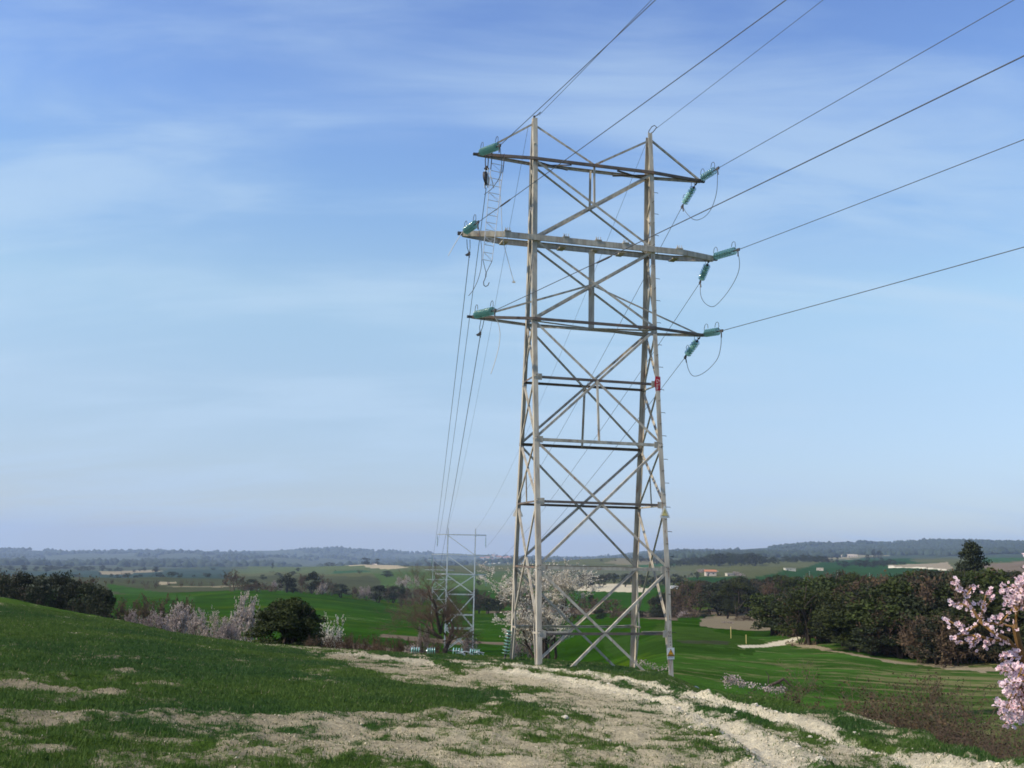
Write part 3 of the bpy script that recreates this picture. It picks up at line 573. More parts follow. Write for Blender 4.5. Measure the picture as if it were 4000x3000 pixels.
def lattice_tower(root, zb, mat='steel', dark='shaded_steel', full=True):
    """local frame: x along the wide side, y away from the camera, z up; heights LZ minus zb"""
    def P(sx, sy, l, x=None): return np.array([(sx*HW if x is None else x), sy*LD[l], LZ[l]-zb])
    NF = {-1: (0, -1, 0), 1: (0, 1, 0)}
    off = .012
    for sx in (-1, 1):
        for sy in (-1, 1):                                   # four corner legs, folded from levels
            mb = MB()
            top = 9
            zs = [(-.9 if full else -.5, LD[0]+.07)]+[(LZ[l]-zb, LD[l]) for l in range(1, top+1)]
            if sy == 1: zs[-1] = (LZ[9]-zb-.1, LD[9])
            for (z0, d0), (z1, d1) in zip(zs[:-1], zs[1:]):
                a = .15
                mb.prism((sx*HW, sy*d0, z0), (sx*HW, sy*d1, z1), (-sx, 0, 0), (0, -sy, 0), lsec(a, .014))
            mb.build('leg', M[mat], root)
    def face_bar(sy, p0, p1, **k):
        o = np.array([0, -sy*off, 0.]); return angle_bar(p0+o, p1+o, NF[sy], parent=root, **k)
    def X(sy, la, lb, lc=None):
        for sx in (-1, 1):
            face_bar(sy, P(sx, sy, la), P(-sx, sy, lb)+np.array([0, -sy*.012*(sx > 0), 0]), mat=mat, flip=sx)
    for sy in (-1, 1):
        X(sy, 8, 7); X(sy, 7, 6); X(sy, 6, 4); X(sy, 4, 2)
        # lowest cross runs into the ground
        for sx in (-1, 1):
            a = P(sx, sy, 2); b = P(-sx, sy, 1)*1.0; b[0] = 0.0; b2 = a+(b-a)*1.7; face_bar(sy, a, b2, mat=mat, flip=sx)
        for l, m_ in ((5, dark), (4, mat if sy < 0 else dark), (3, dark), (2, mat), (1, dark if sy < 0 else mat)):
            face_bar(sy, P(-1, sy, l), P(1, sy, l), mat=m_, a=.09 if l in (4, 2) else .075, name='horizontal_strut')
        # peaks
        for sx in ((-1, 1) if sy < 0 else ()):
            face_bar(sy, P(sx, sy, 9)-np.array([0, 0, .22]), P(0, sy, 8, x=0)+np.array([0, 0, .03]), mat=mat, a=.07, name='peak_brace', flip=sx)
        # hangers
        mid87 = (P(-1, sy, 8)+P(1, sy, 7))/2; mid87[0] = 0
        face_bar(sy, P(0, sy, 8, x=0), mid87, mat=mat, a=.06, name='hanger')
        q = P(0, sy, 5, x=0); q2 = P(0, sy, 4, x=0)
        face_bar(sy, q, q2, mat=mat, a=.06, name='hanger')
    for sx in (-1, 1):
        t8 = np.array([sx*TIP[8], 0, LZ[8]-zb+.03])
        angle_bar(P(sx, -1, 9)*np.array([1, 0, 1])-np.array([0, 0, .2]), t8, (0, -1, 0), .06, mat=mat, name='peak_brace', parent=root)
        t6 = np.array([sx*(TIP[6]-.25), 0, LZ[6]-zb+.05]); c = np.array([0, 0, (LZ[7]+LZ[6])/2-zb+(.05)])
        angle_bar(t6, c, (0, -1, 0), .055, mat=mat, name='arm_stay', parent=root)
        nx = (sx, 0, 0)
        def side_bar(p0, p1, m=mat, a=.06, nm='side_brace', fl=1):
            o = np.array([-sx*off, 0, 0.]); return angle_bar(p0+o, p1+o, nx, a, mat=m, name=nm, parent=root, flip=fl)
        for la, lb in ((5, 4), (4, 3), (7, 6), (6, 5)):
            side_bar(P(sx, -1, la), P(sx, 1, lb)); side_bar(P(sx, 1, la)-np.array([sx*.01, 0, 0]), P(sx, -1, lb)-np.array([sx*.01, 0, 0]), fl=-1)
        side_bar(P(sx, -1, 3), P(sx, 1, 1)); side_bar(P(sx, 1, 3)-np.array([sx*.01, 0, 0]), P(sx, -1, 1)-np.array([sx*.01, 0, 0]), fl=-1)
        g = np.array([sx*HW, 0, (LZ[1]-zb)])
        for sy in (-1, 1):
            a_ = P(sx, sy, 1); ft = P(sx, sy, 0); ft[2] = -.35
            mdl = P(sx, sy, 1)*np.array([1, .72, 1]); side_bar(mdl, ft-np.array([0, sy*.16, 0]), a=.05)
            side_bar(P(sx, sy, 2)-np.array([0, sy*.05, 0]), mdl, a=.05)
            side_bar(P(sx, sy, 1)+np.array([0, 0, .01]), mdl+np.array([0, -sy*.1, .01]), a=.05, nm='horizontal_strut')
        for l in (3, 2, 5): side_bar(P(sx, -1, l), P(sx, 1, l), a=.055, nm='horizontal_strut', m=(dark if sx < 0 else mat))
        side_bar((P(sx, -1, 4)+P(sx, 1, 3))/2, (P(sx, -1, 3)+P(sx, 1, 3))/2, a=.045, nm='hanger')
        # lacing near the top
        n = 6
        for k in range(n):
            z0 = LZ[7]-zb+(LZ[9]-.3-LZ[7])*k/n; z1 = LZ[7]-zb+(LZ[9]-.3-LZ[7])*(k+1)/n
            dd = lambda z: float(np.interp(z+zb, LZ, LD)); s1 = -1 if k % 2 else 1
            side_bar(np.array([sx*HW, s1*dd(z0), z0]), np.array([sx*HW, -s1*dd(z1), z1]), a=.05, nm='lacing_bar')
    # cross-arms
    def arm(l, h, kx, m_, nm, c_sec=False, drop=0):
        z = LZ[l]-zb; yb = LD[l]+(.085 if l == 7 else .045)
        for sy in (-1, 1):
            mb = MB(); w = .06
            xs_ = [-TIP[l], -kx, kx, TIP[l]]; ys_ = [sy*.05, sy*yb, sy*yb, sy*.05]
            for i in range(3):
                p0 = np.array([xs_[i], ys_[i], z]); p1 = np.array([xs_[i+1], ys_[i+1], z]); d = norm(p1-p0); nn = np.array([d[1], -d[0], 0])*(-sy)*-1
                nn = np.array([-d[1], d[0], 0])*(-sy)      # towards the inside
                sec = [(0, -h/2), (w, -h/2), (w, -h/2+.012), (.012, -h/2+.012), (.012, h/2-.012), (w, h/2-.012), (w, h/2), (0, h/2)]
                mb.prism(p0, p1, nn, (0, 0, 1), sec)
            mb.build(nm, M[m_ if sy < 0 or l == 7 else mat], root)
        for sx in (-1, 1):
            mb = MB(); mb.box((sx*(TIP[l]+.02), 0, z), (.13, .045, .035 if l != 7 else .05)); mb.build('tip_plate', M['fitting' if full else mat], root)
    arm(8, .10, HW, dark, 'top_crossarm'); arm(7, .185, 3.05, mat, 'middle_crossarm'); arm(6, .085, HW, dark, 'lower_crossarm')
    if full:
        mb = MB(); z1, z0 = LZ[7]-zb-.12, LZ[6]-zb-.13
        mb.prism((-.09, -.03, z0), (-.09, -.03, z1), (1, 0, 0), (0, 1, 0), [(0, 0), (.18, 0), (.18, .06), (.168, .06), (.168, .012), (.012, .012), (.012, .06), (0, .06)])
        mb.build('central_channel', M[mat], root)
        for sy in (-1, 1):
            angle_bar((-HW, sy*LD[6], LZ[6]-zb-.055), (0, sy*.05, LZ[6]-zb-.06), (0, 0, 1), .045, parent=root, name='plan_brace')
            angle_bar((HW, sy*LD[6], LZ[6]-zb-.055), (0, sy*.05, LZ[6]-zb-.06), (0, 0, 1), .045, parent=root, name='plan_brace')
            for sx in (-1, 1):
                angle_bar((sx*HW, sy*LD[8], LZ[8]-zb-.06), (sx*.8, -sy*LD[8], LZ[8]-zb-.06), (0, 0, 1), .045, mat='shaded_steel', parent=root, name='plan_brace')
                angle_bar((sx*HW, sy*(LD[1]-.05), LZ[1]-zb+.07), (sx*(HW-.95), sy*LD[1]*.99, LZ[1]-zb+.02+.05*(sy < 0)), (0, 0, 1), .05, mat='steel', parent=root, name='plan_brace')
        for xk in (-2.95, -1.0, .1, 1.05, 2.95):          # clamps sitting on the middle arm
            for sy in (-1,):
                mb = MB(); y0 = -(LD[7]+.05); z = LZ[7]-zb+.095
                mb.box((xk, y0, z+.02), (.11, .05, .018)); mb.box((xk, .12, LZ[7]-zb-.125), (.10, .22, .018))
                for k in (-.075, 0, .075): mb.tube([(xk+k, y0, z), (xk+k, y0, z+.14)], .010, 5)
                mb.add([(xk-.14, y0+.02, z), (xk-.02, y0+.02, z), (xk-.03, y0+.02, z+.13), (xk-.14, y0+.04, z), (xk-.02, y0+.04, z), (xk-.03, y0+.04, z+.13)], [(0,1,2),(3,5,4),(0,3,4,1),(1,4,5,2),(0,2,5,3)])
                mb.build('arm_clamp', M['steel'], root)
        # gusset plates with bolt heads on the near faces
        for l in (1, 2, 3, 4, 5, 6, 7):
            for sx in (-1, 1):
                mb = MB(); c = P(sx, -1, l); c[0] -= sx*.17; mb.box(c+np.array([0, .012, 0]), (.11, .006, .10)); mb.build('gusset_plate', M['steel'], root)
                mb = MB()
                for i in (-.05, .05):
                    for j in (-.06, .06): mb.lathe([(.0, -.012), (.014, -.010), (.014, 0)], P(sx, -1, l)+np.array([-sx*(.075)+i*.6, -.001, j]), (0, 1, 0), 6)
                mb.build('bolt', M['fitting'], root)
        # step bolts up the right front leg
        k = 0; z = 1.0
        while z < 15.3:
            d_ = float(np.interp(z+zb, LZ, LD)); mb = MB()
            if k % 2 == 0: mb.tube([(HW-.01, -d_+.05, z), (HW+.15, -d_+.05, z), (HW+.16, -d_+.05, z-.02)], .009, 6)
            else: mb.tube([(HW-.07, -d_, z), (HW-.07, -d_-.15, z), (HW-.07, -d_-.16, z-.02)], .009, 6)
            mb.build('step_bolt', M['fitting'], root); z += .375; k += 1
        # peak fittings
        mb = MB(); zt = LZ[9]-zb; mb.box((-HW+.05, -.05, zt+.03), (.03, .03, .05)); mb.tube([(-HW+.05, -.05, zt+.05), (-HW+.13, -.12, zt+.08), (-HW+.2, -.28, zt+.13)], .018, 6); mb.build('earth_wire_clamp', M['fitting'], root)
        mb = MB(); mb.tube([(HW-.12, -.05, zt-.1), (HW-.1, -.05, zt+.08), (HW, -.08, zt+.24), (HW+.08, -.12, zt+.28), (HW+.14, -.16, zt+.2), (HW+.04, -.1, zt+.05), (HW-.04, -.05, zt)], .016, 6); mb.build('earth_wire_clamp', M['fitting'], root)

ZB = -3.2
tower = empty('lattice_tower', (TC[0], TC[1], ZB), YAW)
tag(tower, 'tall weathered grey lattice tower in the near field with red tag and danger signs', 'electricity pylon')
lattice_tower(tower, ZB)
def T2W(p): p = np.array(p, float); return np.array([TC[0], TC[1], 0])+EX*p[0]+EY*p[1]+np.array([0, 0, p[2]])
def W2T(w): w = np.array(w, float)-np.array([TC[0], TC[1], ZB]); return np.array([w@EX, w@EY, w[2]])
def text(body, size, mat, parent, loc, rot, name='lettering', align='CENTER', ext=.001):
    c = bpy.data.curves.new(name, 'FONT'); c.body = body; c.size = size; c.extrude = ext; c.align_x = align; c.align_y = 'CENTER'; c.materials.append(M[mat])
    t_ = bpy.data.objects.new('t', c); coll.objects.link(t_); bpy.context.view_layer.update()
    me = bpy.data.meshes.new_from_object(t_.evaluated_get(bpy.context.evaluated_depsgraph_get())); bpy.data.objects.remove(t_)
    if not me.materials: me.materials.append(M[mat])
    o = bpy.data.objects.new(name, me); coll.objects.link(o); o.parent = parent; o.location = loc; o.rotation_euler = rot; return o
# danger plate at the foot of the right front leg
def dz(l): return float(np.interp(l, LZ, LD))
zc_ = z_at(2630, 2553, math.hypot(*T2W((2.0, -1.52, 0))[:2]))
y_ = -dz(zc_)-.02
s = MB(); s.box((2.03, y_, zc_-ZB), (.115, .004, .165)); sg = s.build('danger_sign', M['white'], tower); sg['label'] = 'white plate with orange danger triangle'
def tri(cx, y, cz, w, h, th=.002): 
    return [(cx-w/2, y, cz-h/2), (cx+w/2, y, cz-h/2), (cx, y, cz+h/2), (cx-w/2, y+th, cz-h/2), (cx+w/2, y+th, cz-h/2), (cx, y+th, cz+h/2)], [(0,1,2),(3,5,4),(0,3,4,1),(1,4,5,2),(0,2,5,3)]
b = MB(); b.add(*tri(2.03, y_-.0065, zc_-ZB+.05, .19, .175)); b.build('sign_border', M['black'], sg)
b = MB(); b.add(*tri(2.03, y_-.009, zc_-ZB+.046, .158, .145)); b.build('sign_triangle', M['orange'], sg)
b = MB(); zz = zc_-ZB+.045
b.add([(2.045, y_-.0105, zz+.05), (2.01, y_-.0105, zz-.005), (2.03, y_-.0105, zz-.003), (2.018, y_-.0105, zz-.05), (2.055, y_-.0105, zz+.012), (2.034, y_-.0105, zz+.010)], [(0,1,2,3,4,5)]); b.build('lightning_mark', M['black'], sg)
b = MB(); b.box((2.03, y_-.0055, zc_-ZB-.062), (.112, .0015, .022)); b.build('sign_band', M['ochre'], sg)
text('RIESGO ELECTRICO', .022, 'black', sg, (2.03, y_-.0055, zc_-ZB-.115), (R(90), 0, 0))
for k, ch in enumerate('1-104'):
    text(ch, .075, 'black', tower, (2.035+.001*k, -dz(zc_+.6-.0865*k)-.006, zc_-ZB+.58-.0865*k), (R(90), 0, 0), name='leg_number')
# triangular danger plates at the third level
for (sx, sy) in ((1, -1), (-1, 1)):
    z = LZ[3]-ZB-.22; d = sy*(dz(LZ[3]-.22)+.02)
    b = MB()
    b.add([(sx*2.03-.17, d, z-.17), (sx*2.03+.17, d, z-.17), (sx*2.03+.15, d, z-.09), (sx*2.03+.015, d, z+.2), (sx*2.03-.015, d, z+.2), (sx*2.03-.15, d, z-.09)]+[(sx*2.03-.17, d+.008, z-.17), (sx*2.03+.17, d+.008, z-.17), (sx*2.03+.15, d+.008, z-.09), (sx*2.03+.015, d+.008, z+.2), (sx*2.03-.015, d+.008, z+.2), (sx*2.03-.15, d+.008, z-.09)],
          [tuple(range(6)), tuple(range(6, 12))[::-1]]+[(i, (i+1) % 6, 6+(i+1) % 6, 6+i)[::-1] for i in range(6)])
    o = b.build('danger_sign', M['white'], tower); o['label'] = 'pale triangular danger plate'
    if sy < 0:
        b = MB(); b.add(*tri(sx*2.03, d-.005, z+.02, .2, .24)); b.build('sign_triangle', M['yellow'], o)
        b = MB(); b.box((sx*2.03, d-.0085, z+.03), (.006, .001, .05)); b.box((sx*2.03, d-.006, z-.105), (.13, .001, .004)); b.build('lightning_mark', M['black'], o)
# red tag round the leg
z0 = z_at(2575, 1500, 32.0)
d = -dz(z0); b = MB(); pts = []
zt = z0-ZB
prof_ = [(-.26, -.005, .0), (-.2, .0, .005), (-.12, .012, .02), (0, .03, .03), (.1, .03, .03), (.18, .012, .012), (.26, -.004, 0)]
ring = []
for (dz_, e, w) in prof_:
    ring.append([(HW-.155-e, d-.02-w*.3, zt+dz_), (HW+.012+e*.2, d-.02-w*.2, zt+dz_), (HW+.015, d+.1, zt+dz_)])
vs = [v for r_ in ring for v in r_]; fs = []
for i in range(len(ring)-1):
    for j in range(2): fs.append((i*3+j, i*3+j+1, (i+1)*3+j+1, (i+1)*3+j))
n_ = len(vs); vs2 = [(x, y+.006, z) for x, y, z in vs]; fs += [tuple(n_+i for i in f_)[::-1] for f_ in fs]
b.add(vs+vs2, fs); rt_ = b.build('red_tag', M['red'], tower)
text('Ca línia', .115, 'white', rt_, (HW-.10, d-.036, zt+.0), (R(90), R(90), 0)); text('Nº 17', .075, 'white', rt_, (HW-.02, d-.034, zt+.06), (R(90), R(90), 0))

# ------------------------------------------------------------------ insulator strings
def disc_mesh():
    mb = MB(); mb.lathe([(.03, .022), (.05, .018), (.095, .006), (.125, -.010), (.130, -.020), (.118, -.020), (.1, -.010), (.09, -.022), (.078, -.010), (.062, -.022), (.045, -.010), (.03, -.02)], (0, 0, 0), (0, 0, 1), 18)
    return mb.mesh('glass_disc', M['glass'], True)
DISC = disc_mesh()
def cap_mesh():
    mb = MB(); mb.lathe([(0, .075), (.03, .075), (.042, .06), (.046, .03), (.03, .028)], (0, 0, 0), (0, 0, 1), 10); mb.lathe([(.012, .028), (.012, -.075)], (0, 0, 0), (0, 0, 1), 6)
    return mb.mesh('metal_cap', M['fitting'], True)
CAP = cap_mesh()
def frame(p0, p1, up=(0, 0, 1)):
    z = norm(np.array(p1)-np.array(p0)); x = np.cross(np.array(up, float), z)
    if np.linalg.norm(x) < .05: x = np.cross(np.array([0, 1., 0]), z)
    x = norm(x); y = np.cross(z, x)
    return Matrix(((x[0], y[0], z[0], p0[0]), (x[1], y[1], z[1], p0[1]), (x[2], y[2], z[2], p0[2]), (0, 0, 0, 1)))
def string(p0, p1, label, n=None, horns=True, group='insulator strings on the lattice tower', lead=.16, tail=.2, clamp=True, name='insulator_string', cat='insulator'):
    p0 = np.array(p0, float); p1 = np.array(p1, float); Lg = np.linalg.norm(p1-p0)
    root = bpy.data.objects.new(name, None); coll.objects.link(root); root.matrix_world = frame(p0, p1); root.empty_display_size = .2
    n = n or max(6, int(round((Lg-lead-tail)/.142)))
    step = (Lg-lead-tail)/n
    for k in range(n):
        z = lead+step*(k+.5)
        o = link('glass_disc', DISC, root, (0, 0, z)); o.rotation_euler = (R(180), 0, 0)
        c = link('metal_cap', CAP, o)
    mb = MB(); mb.tube([(0, 0, -.05), (0, 0, lead+.02)], .014, 6); mb.box((0, 0, .02), (.028, .012, .05)); mb.build('shackle', M['fitting'], root)
    mb = MB(); mb.tube([(0, 0, Lg-tail-.04), (0, 0, Lg)], .018, 6)
    if clamp: mb.box((0, 0, Lg-.02), (.02, .045, .07)); mb.tube([(0, 0, Lg), (0, -.05, Lg-.03), (0, -.22, Lg-.01)], .02, 6)
    mb.build('line_clamp', M['fitting'], root)
    if horns:
        for z0, s_ in ((lead-.02, 1), (Lg-tail+.02, -1)):
            mb = MB(); mb.tube([(-.02, .03, z0), (-.02, .16, z0-.03*s_), (-.02, .27, z0+.0*s_), (-.02, .31, z0+.06*s_), (-.02, .3, z0+.13*s_), (-.02, .24, z0+.17*s_), (-.02, .15, z0+.19*s_)], .009, 6); mb.build('arcing_horn', M['fitting'], root)
    tag(root, label, cat, group); return root
FW = np.array([sin(R(24)), -cos(R(24)), 0]); BW = np.array([sin(R(-5)), cos(R(-5)), 0])
def plane_hit(T, d, px, py):
    nn = np.array([d[1], -d[0], 0]); r = ray(px, py); return r*((nn@T)/(nn@r))
def tipw(l, s): return T2W((s*(TIP[l]-.04), 0, LZ[l]))
def wire(pts, r, mat, label, name, cat, group=None, n=6, sag=None):
    mb = MB(); mb.tube(pts, r, n); o = mb.build(name, M[mat], None, True); tag(o, label, cat, group); return o
def span(a, b, sag, n=40):
    a = np.array(a, float); b = np.array(b, float)
    return [a+(b-a)*t-np.array([0, 0, 4*sag*t*(1-t)]) for t in np.linspace(0, 1, n)]
G_COND = 'conductors running from the tower over the viewer'
for nm, l, sx, s0, far_, lab in (
    ('top left', 8, -1, (1953, 568), (2560, 0), 'teal glass insulator string with arcing horns on the left end of the top crossarm'),
    ('middle left', 7, -1, (1868, 868), (3070, 0), 'teal glass insulator string on the left end of the deep middle crossarm'),
    ('lower left', 6, -1, (1935, 1212), (4000, 218), 'teal glass insulator string on the left end of the lowest crossarm'),
    ('top right', 8, 1, (2805, 657), (3960, 0), 'teal insulator string pointing up and right from the right end of the top crossarm'),
    ('middle right', 7, 1, (2885, 975), (4000, 545), 'teal insulator string pointing right from the right end of the deep middle crossarm'),
    ('lower right', 6, 1, (2820, 1292), (4000, 965), 'teal insulator string pointing right from the right end of the lowest crossarm')):
    T = tipw(l, sx)+np.array([0, 0, .05]); S = plane_hit(T, FW, *s0); Fp = plane_hit(T, FW, *far_)
    if np.linalg.norm(S-T) > 1.75: T = T+(S-T)*(1-1.72/np.linalg.norm(S-T))
    string(T, S, lab)
    h = (Fp-S)@FW; slope = (Fp[2]-S[2])/h; c = 3.6e-4
    pts = [S+FW*t+np.array([0, 0, (slope-c*h)*t+c*t*t]) for t in np.linspace(0, 110, 50)]
    wire(pts, .011, 'wire', 'dark conductor running up and right from the %s insulator string' % nm, 'conductor', 'power line', G_COND)
    if nm in ('top left', 'middle left', 'lower left'):
        k = {'top left': 9.4, 'middle left': 1.7, 'lower left': 6.2}[nm]
        dd = norm(pts[1]-pts[0]); a_ = pts[0]+dd*k; mb = MB(); mb.tube([a_, a_+dd*.1, a_+dd*.6, a_+dd*.75], [.015, .026, .026, .014], 6)
        tag(mb.build('splice_sleeve', M['fitting']), 'dark splice sleeve on the conductor from the %s string' % nm, 'cable joint')
# earth wires
for sx, far_, lab in ((-1, (2545, 0), 'thin earth wire rising right from the left peak of the tower'), (1, (3215, 0), 'thin earth wire rising right from the right peak of the tower')):
    S = T2W((sx*HW+(.17 if sx < 0 else .12), -.2, 14.3+.05*sx)); Fp = plane_hit(S, FW, *far_); h = (Fp-S)@FW; sl = (Fp[2]-S[2])/h; c = 3e-4
    wire([S+FW*t+np.array([0, 0, (sl-c*h)*t+c*t*t]) for t in np.linspace(0, 110, 50)], .0085, 'wire', lab, 'earth_wire', 'power line')

# ------------------------------------------------------------------ the galvanised towers down the line
def far_tower(px, r, base_row=None, scale=1.0, label='', yaw=0.0, upd=0):
    p = at(px, 2400, r); z = gz(p[0], p[1]) if base_row is None else z_at(px, base_row, r)
    root = empty('galvanised_tower', (p[0], p[1], z), yaw); root.scale = (scale,)*3; tag(root, label, 'electricity pylon'); return root
def galv_tower(root):
    H = [0, 1.3, 3.3, 5.2, 8.1, 10.9, 13.7, 16.6, 17.6]; D = [1.5, 1.35, 1.2, 1.05, .8, .6, .42, .36, .3]
    d_ = lambda z: float(np.interp(z, H, D))
    for sx in (-1, 1):
        for sy in (-1, 1):
            mb = MB()
            for z0, z1 in zip([-1]+H[1:-1], H[1:]): mb.prism((sx*HW, sy*d_(z0), z0), (sx*HW, sy*d_(z1), z1), (-sx, 0, 0), (0, -sy, 0), lsec(.17, .02))
            mb.build('leg', M['galv'], root)
    def bar(p0, p1, nm='diagonal_brace', a=.11, n=(0, -1, 0)): angle_bar(p0, p1, n, a, .014, 'galv', nm, root)
    for sy in (-1, 1):
        for z0, z1 in ((0.0, 3.3), (3.3, 8.1), (8.1, 10.9)):
            for s in (-1, 1): bar((s*HW, sy*d_(z0), z0), (-s*HW, sy*d_(z1), z1))
        if sy < 0:
            bar((-HW, -d_(16.6), 16.6), (HW, -d_(13.7), 13.7)); bar((-HW, -d_(13.7), 13.7), (HW, -d_(10.9), 10.9))
        for z in (3.3, 5.2, 8.1, 10.9): bar((-HW, sy*d_(z), z), (HW, sy*d_(z), z), 'horizontal_strut')
    for sx in (-1, 1):
        for z0, z1 in ((.2, 1.9), (1.9, 3.3), (3.3, 5.2), (5.2, 6.7), (6.7, 8.1), (8.1, 10.9)):
            bar((sx*HW, -d_(z0), z0), (sx*HW, d_(z1), z1), 'side_brace', .08, (sx, 0, 0)); bar((sx*HW, d_(z0), z0), (sx*HW, -d_(z1), z1), 'side_brace', .08, (sx, 0, 0))
        for z in (1.0, 2.0): bar((sx*HW, -d_(z), z), (sx*(HW-1.0), -d_(z), z), 'horizontal_strut', .08)
    for z, t in ((16.6, 3.6), (13.7, 4.3), (10.9, 3.75)):
        for sy in (-1, 1):
            mb = MB(); xs_ = [-t, -HW, HW, t]; ys_ = [sy*.05, sy*(d_(z)+.06), sy*(d_(z)+.06), sy*.05]
            for i in range(3): mb.prism((xs_[i], ys_[i], z), (xs_[i+1], ys_[i+1], z), (0, -sy, 0), (0, 0, 1), lsec(.14, .02))
            mb.build('crossarm', M['galv'], root)
gt = far_tower(1795, 150, None, 1.0, 'bright galvanised lattice tower standing behind the bare tree, nearer of the two new ones', R(2.5))
galv_tower(gt)
gtz = gt.location.z
gt2 = copy_tree(gt); p_ = at(1712, 2400, 305); gt2.location = (p_[0], p_[1], z_at(1712, 2412, 305)); gt2.rotation_euler = (0, 0, R(3.5))
tag(gt2, 'smaller faint galvanised lattice tower farther down the line behind the bare tree', 'electricity pylon')
def G2W(o, p):
    c, s_ = cos(o.rotation_euler.z), sin(o.rotation_euler.z); return np.array([o.location.x+p[0]*c-p[1]*s_, o.location.y+p[0]*s_+p[1]*c, o.location.z+p[2]])
GE = {}
for sx, z, t, nm in ((-1, 16.6, 3.55, 'left end of the top arm'), (1, 16.6, 3.55, 'right end of the top arm'), (-1, 13.7, 4.25, 'left end of the middle arm'), (1, 13.7, 4.25, 'right end of the middle arm'), (-1, 10.9, 3.7, 'left end of the lower arm'), (1, 10.9, 3.7, 'right end of the lower arm')):
    a_ = G2W(gt, (sx*t, 0, z)); b_ = a_-np.array([0, 0, 1.75]); GE[(sx, z)] = b_
    string(a_, b_, 'insulator string hanging at the %s of the nearer galvanised tower' % nm, 9, False, 'insulator strings on the galvanised tower', .25, .2, False)

# ------------------------------------------------------------------ back strings, jumpers and loose cable ends
G_B = 'thin wires running back to the galvanised tower'
back = {}
for l, e, lab, nm in ((8, (2664, 808), 'teal insulator string hanging down and left under the right end of the top crossarm', 'top'),
                  (7, (2734, 1104), 'teal insulator string hanging down and left under the right end of the deep middle crossarm', 'middle'),
                  (6, (2676, 1396), 'teal insulator string hanging down and left under the right end of the lowest crossarm', 'lower')):
    T = tipw(l, 1)+np.array([-.12*EX[0], -.12*EX[1], -.1]); r0 = math.hypot(T[0], T[1])
    S = at(e[0], e[1], r0+.9); v = S-T
    string(T, S, lab, None, True); back[nm] = S
    g = GE[(1, {8: 16.6, 7: 13.7, 6: 10.9}[l])]
    wire(span(S, g, 1.2), .0095, 'wire', 'thin wire running back from the %s hanging string on the right side' % nm, 'conductor', 'power line', G_B)
for sx, lab in ((-1, 'left'), (1, 'right')):
    wire(span(T2W((sx*HW-.1, .1, 14.0)), G2W(gt, (sx*HW, 0, 17.6)), 1.6), .006, 'wire', 'very thin earth wire from the %s peak down to the galvanised tower' % lab, 'earth_wire', 'power line')
def curve(pix, r0, r1, smooth_=True):      # a hanging cable through points of view at real distances
    P_ = [at(x, y, r0+(r1-r0)*i/(len(pix)-1)) for i, (x, y) in enumerate(pix)]
    out = []
    for i in range(len(P_)-1):
        a, b_, c, d__ = P_[max(i-1, 0)], P_[i], P_[i+1], P_[min(i+2, len(P_)-1)]
        for t in np.linspace(0, 1, 7)[:-1]:
            out.append(.5*((2*b_)+(c-a)*t+(2*a-5*b_+4*c-d__)*t*t+(-a+3*b_-3*c+d__)*t**3))
    out.append(P_[-1]); return out
rT = lambda l, s: math.hypot(*tipw(l, s)[:2])
for pix, l, nm in (([(2803,662),(2800,745),(2783,805),(2760,840),(2730,858),(2705,855),(2680,830),(2668,806)], 8, 'top'),
                   ([(2882,982),(2889,1030),(2880,1075),(2850,1130),(2810,1180),(2783,1198),(2755,1185),(2738,1155),(2735,1104)], 7, 'middle'),
                   ([(2817,1298),(2816,1350),(2803,1400),(2770,1440),(2735,1464),(2707,1468),(2690,1445),(2679,1400)], 6, 'lower')):
    wire(curve(pix, rT(l, 1)-1.1, rT(l, 1)+.9), .010, 'wire', 'slack jumper cable looping between the two right insulator strings of the %s crossarm' % nm, 'jumper_cable', 'cable', 'jumper cables on the right side')
rl = rT(8, -1)
wire(curve([(1953,572),(1956,600),(1960,640),(1958,672),(1950,695),(1938,715),(1918,740),(1902,752),(1892,760)], rl-1.4, rl-.3), .011, 'wire', 'dark cable tail drooping beside the ladder from the top left string', 'loose_cable', 'cable')
wire(curve([(1866,872),(1875,920),(1882,980),(1880,1040),(1868,1090),(1850,1130),(1830,1156)], rl-1.4, rl-1.2), .010, 'wire', 'long curved loose cable hanging below the left end of the middle crossarm', 'loose_cable', 'cable')
wire(curve([(1930,1235),(1945,1260),(1953,1300),(1950,1345),(1940,1390),(1928,1430),(1917,1461)], rl-1.3, rl-1.2), .011, 'new_wire', 'pale curved loose cable end hanging below the lowest left insulator string', 'loose_cable', 'cable')
wire(curve([(1806,906),(1788,935),(1768,968),(1751,999)], rl-.3, rl-.6), .011, 'new_wire', 'short white cable stub poking down and left from the middle crossarm tip', 'loose_cable', 'cable')
wire(curve([(1958,650),(1951,700),(1957,800),(1964,930),(1980,1000),(2007,1101)], rl-.3, rl-.2), .010, 'new_wire', 'thin straight hanging rope ending in a small hook beside the left leg', 'rope', 'rope')
mb = MB(); p = at(2007, 1102, rl-.2); mb.box(p, (.05, .02, .02)); mb.tube([p+np.array([0, 0, .05]), p], .018, 6); tag(mb.build('rope_end_weight', M['rock']), 'small pale end fitting on the hanging rope beside the left leg', 'fitting')
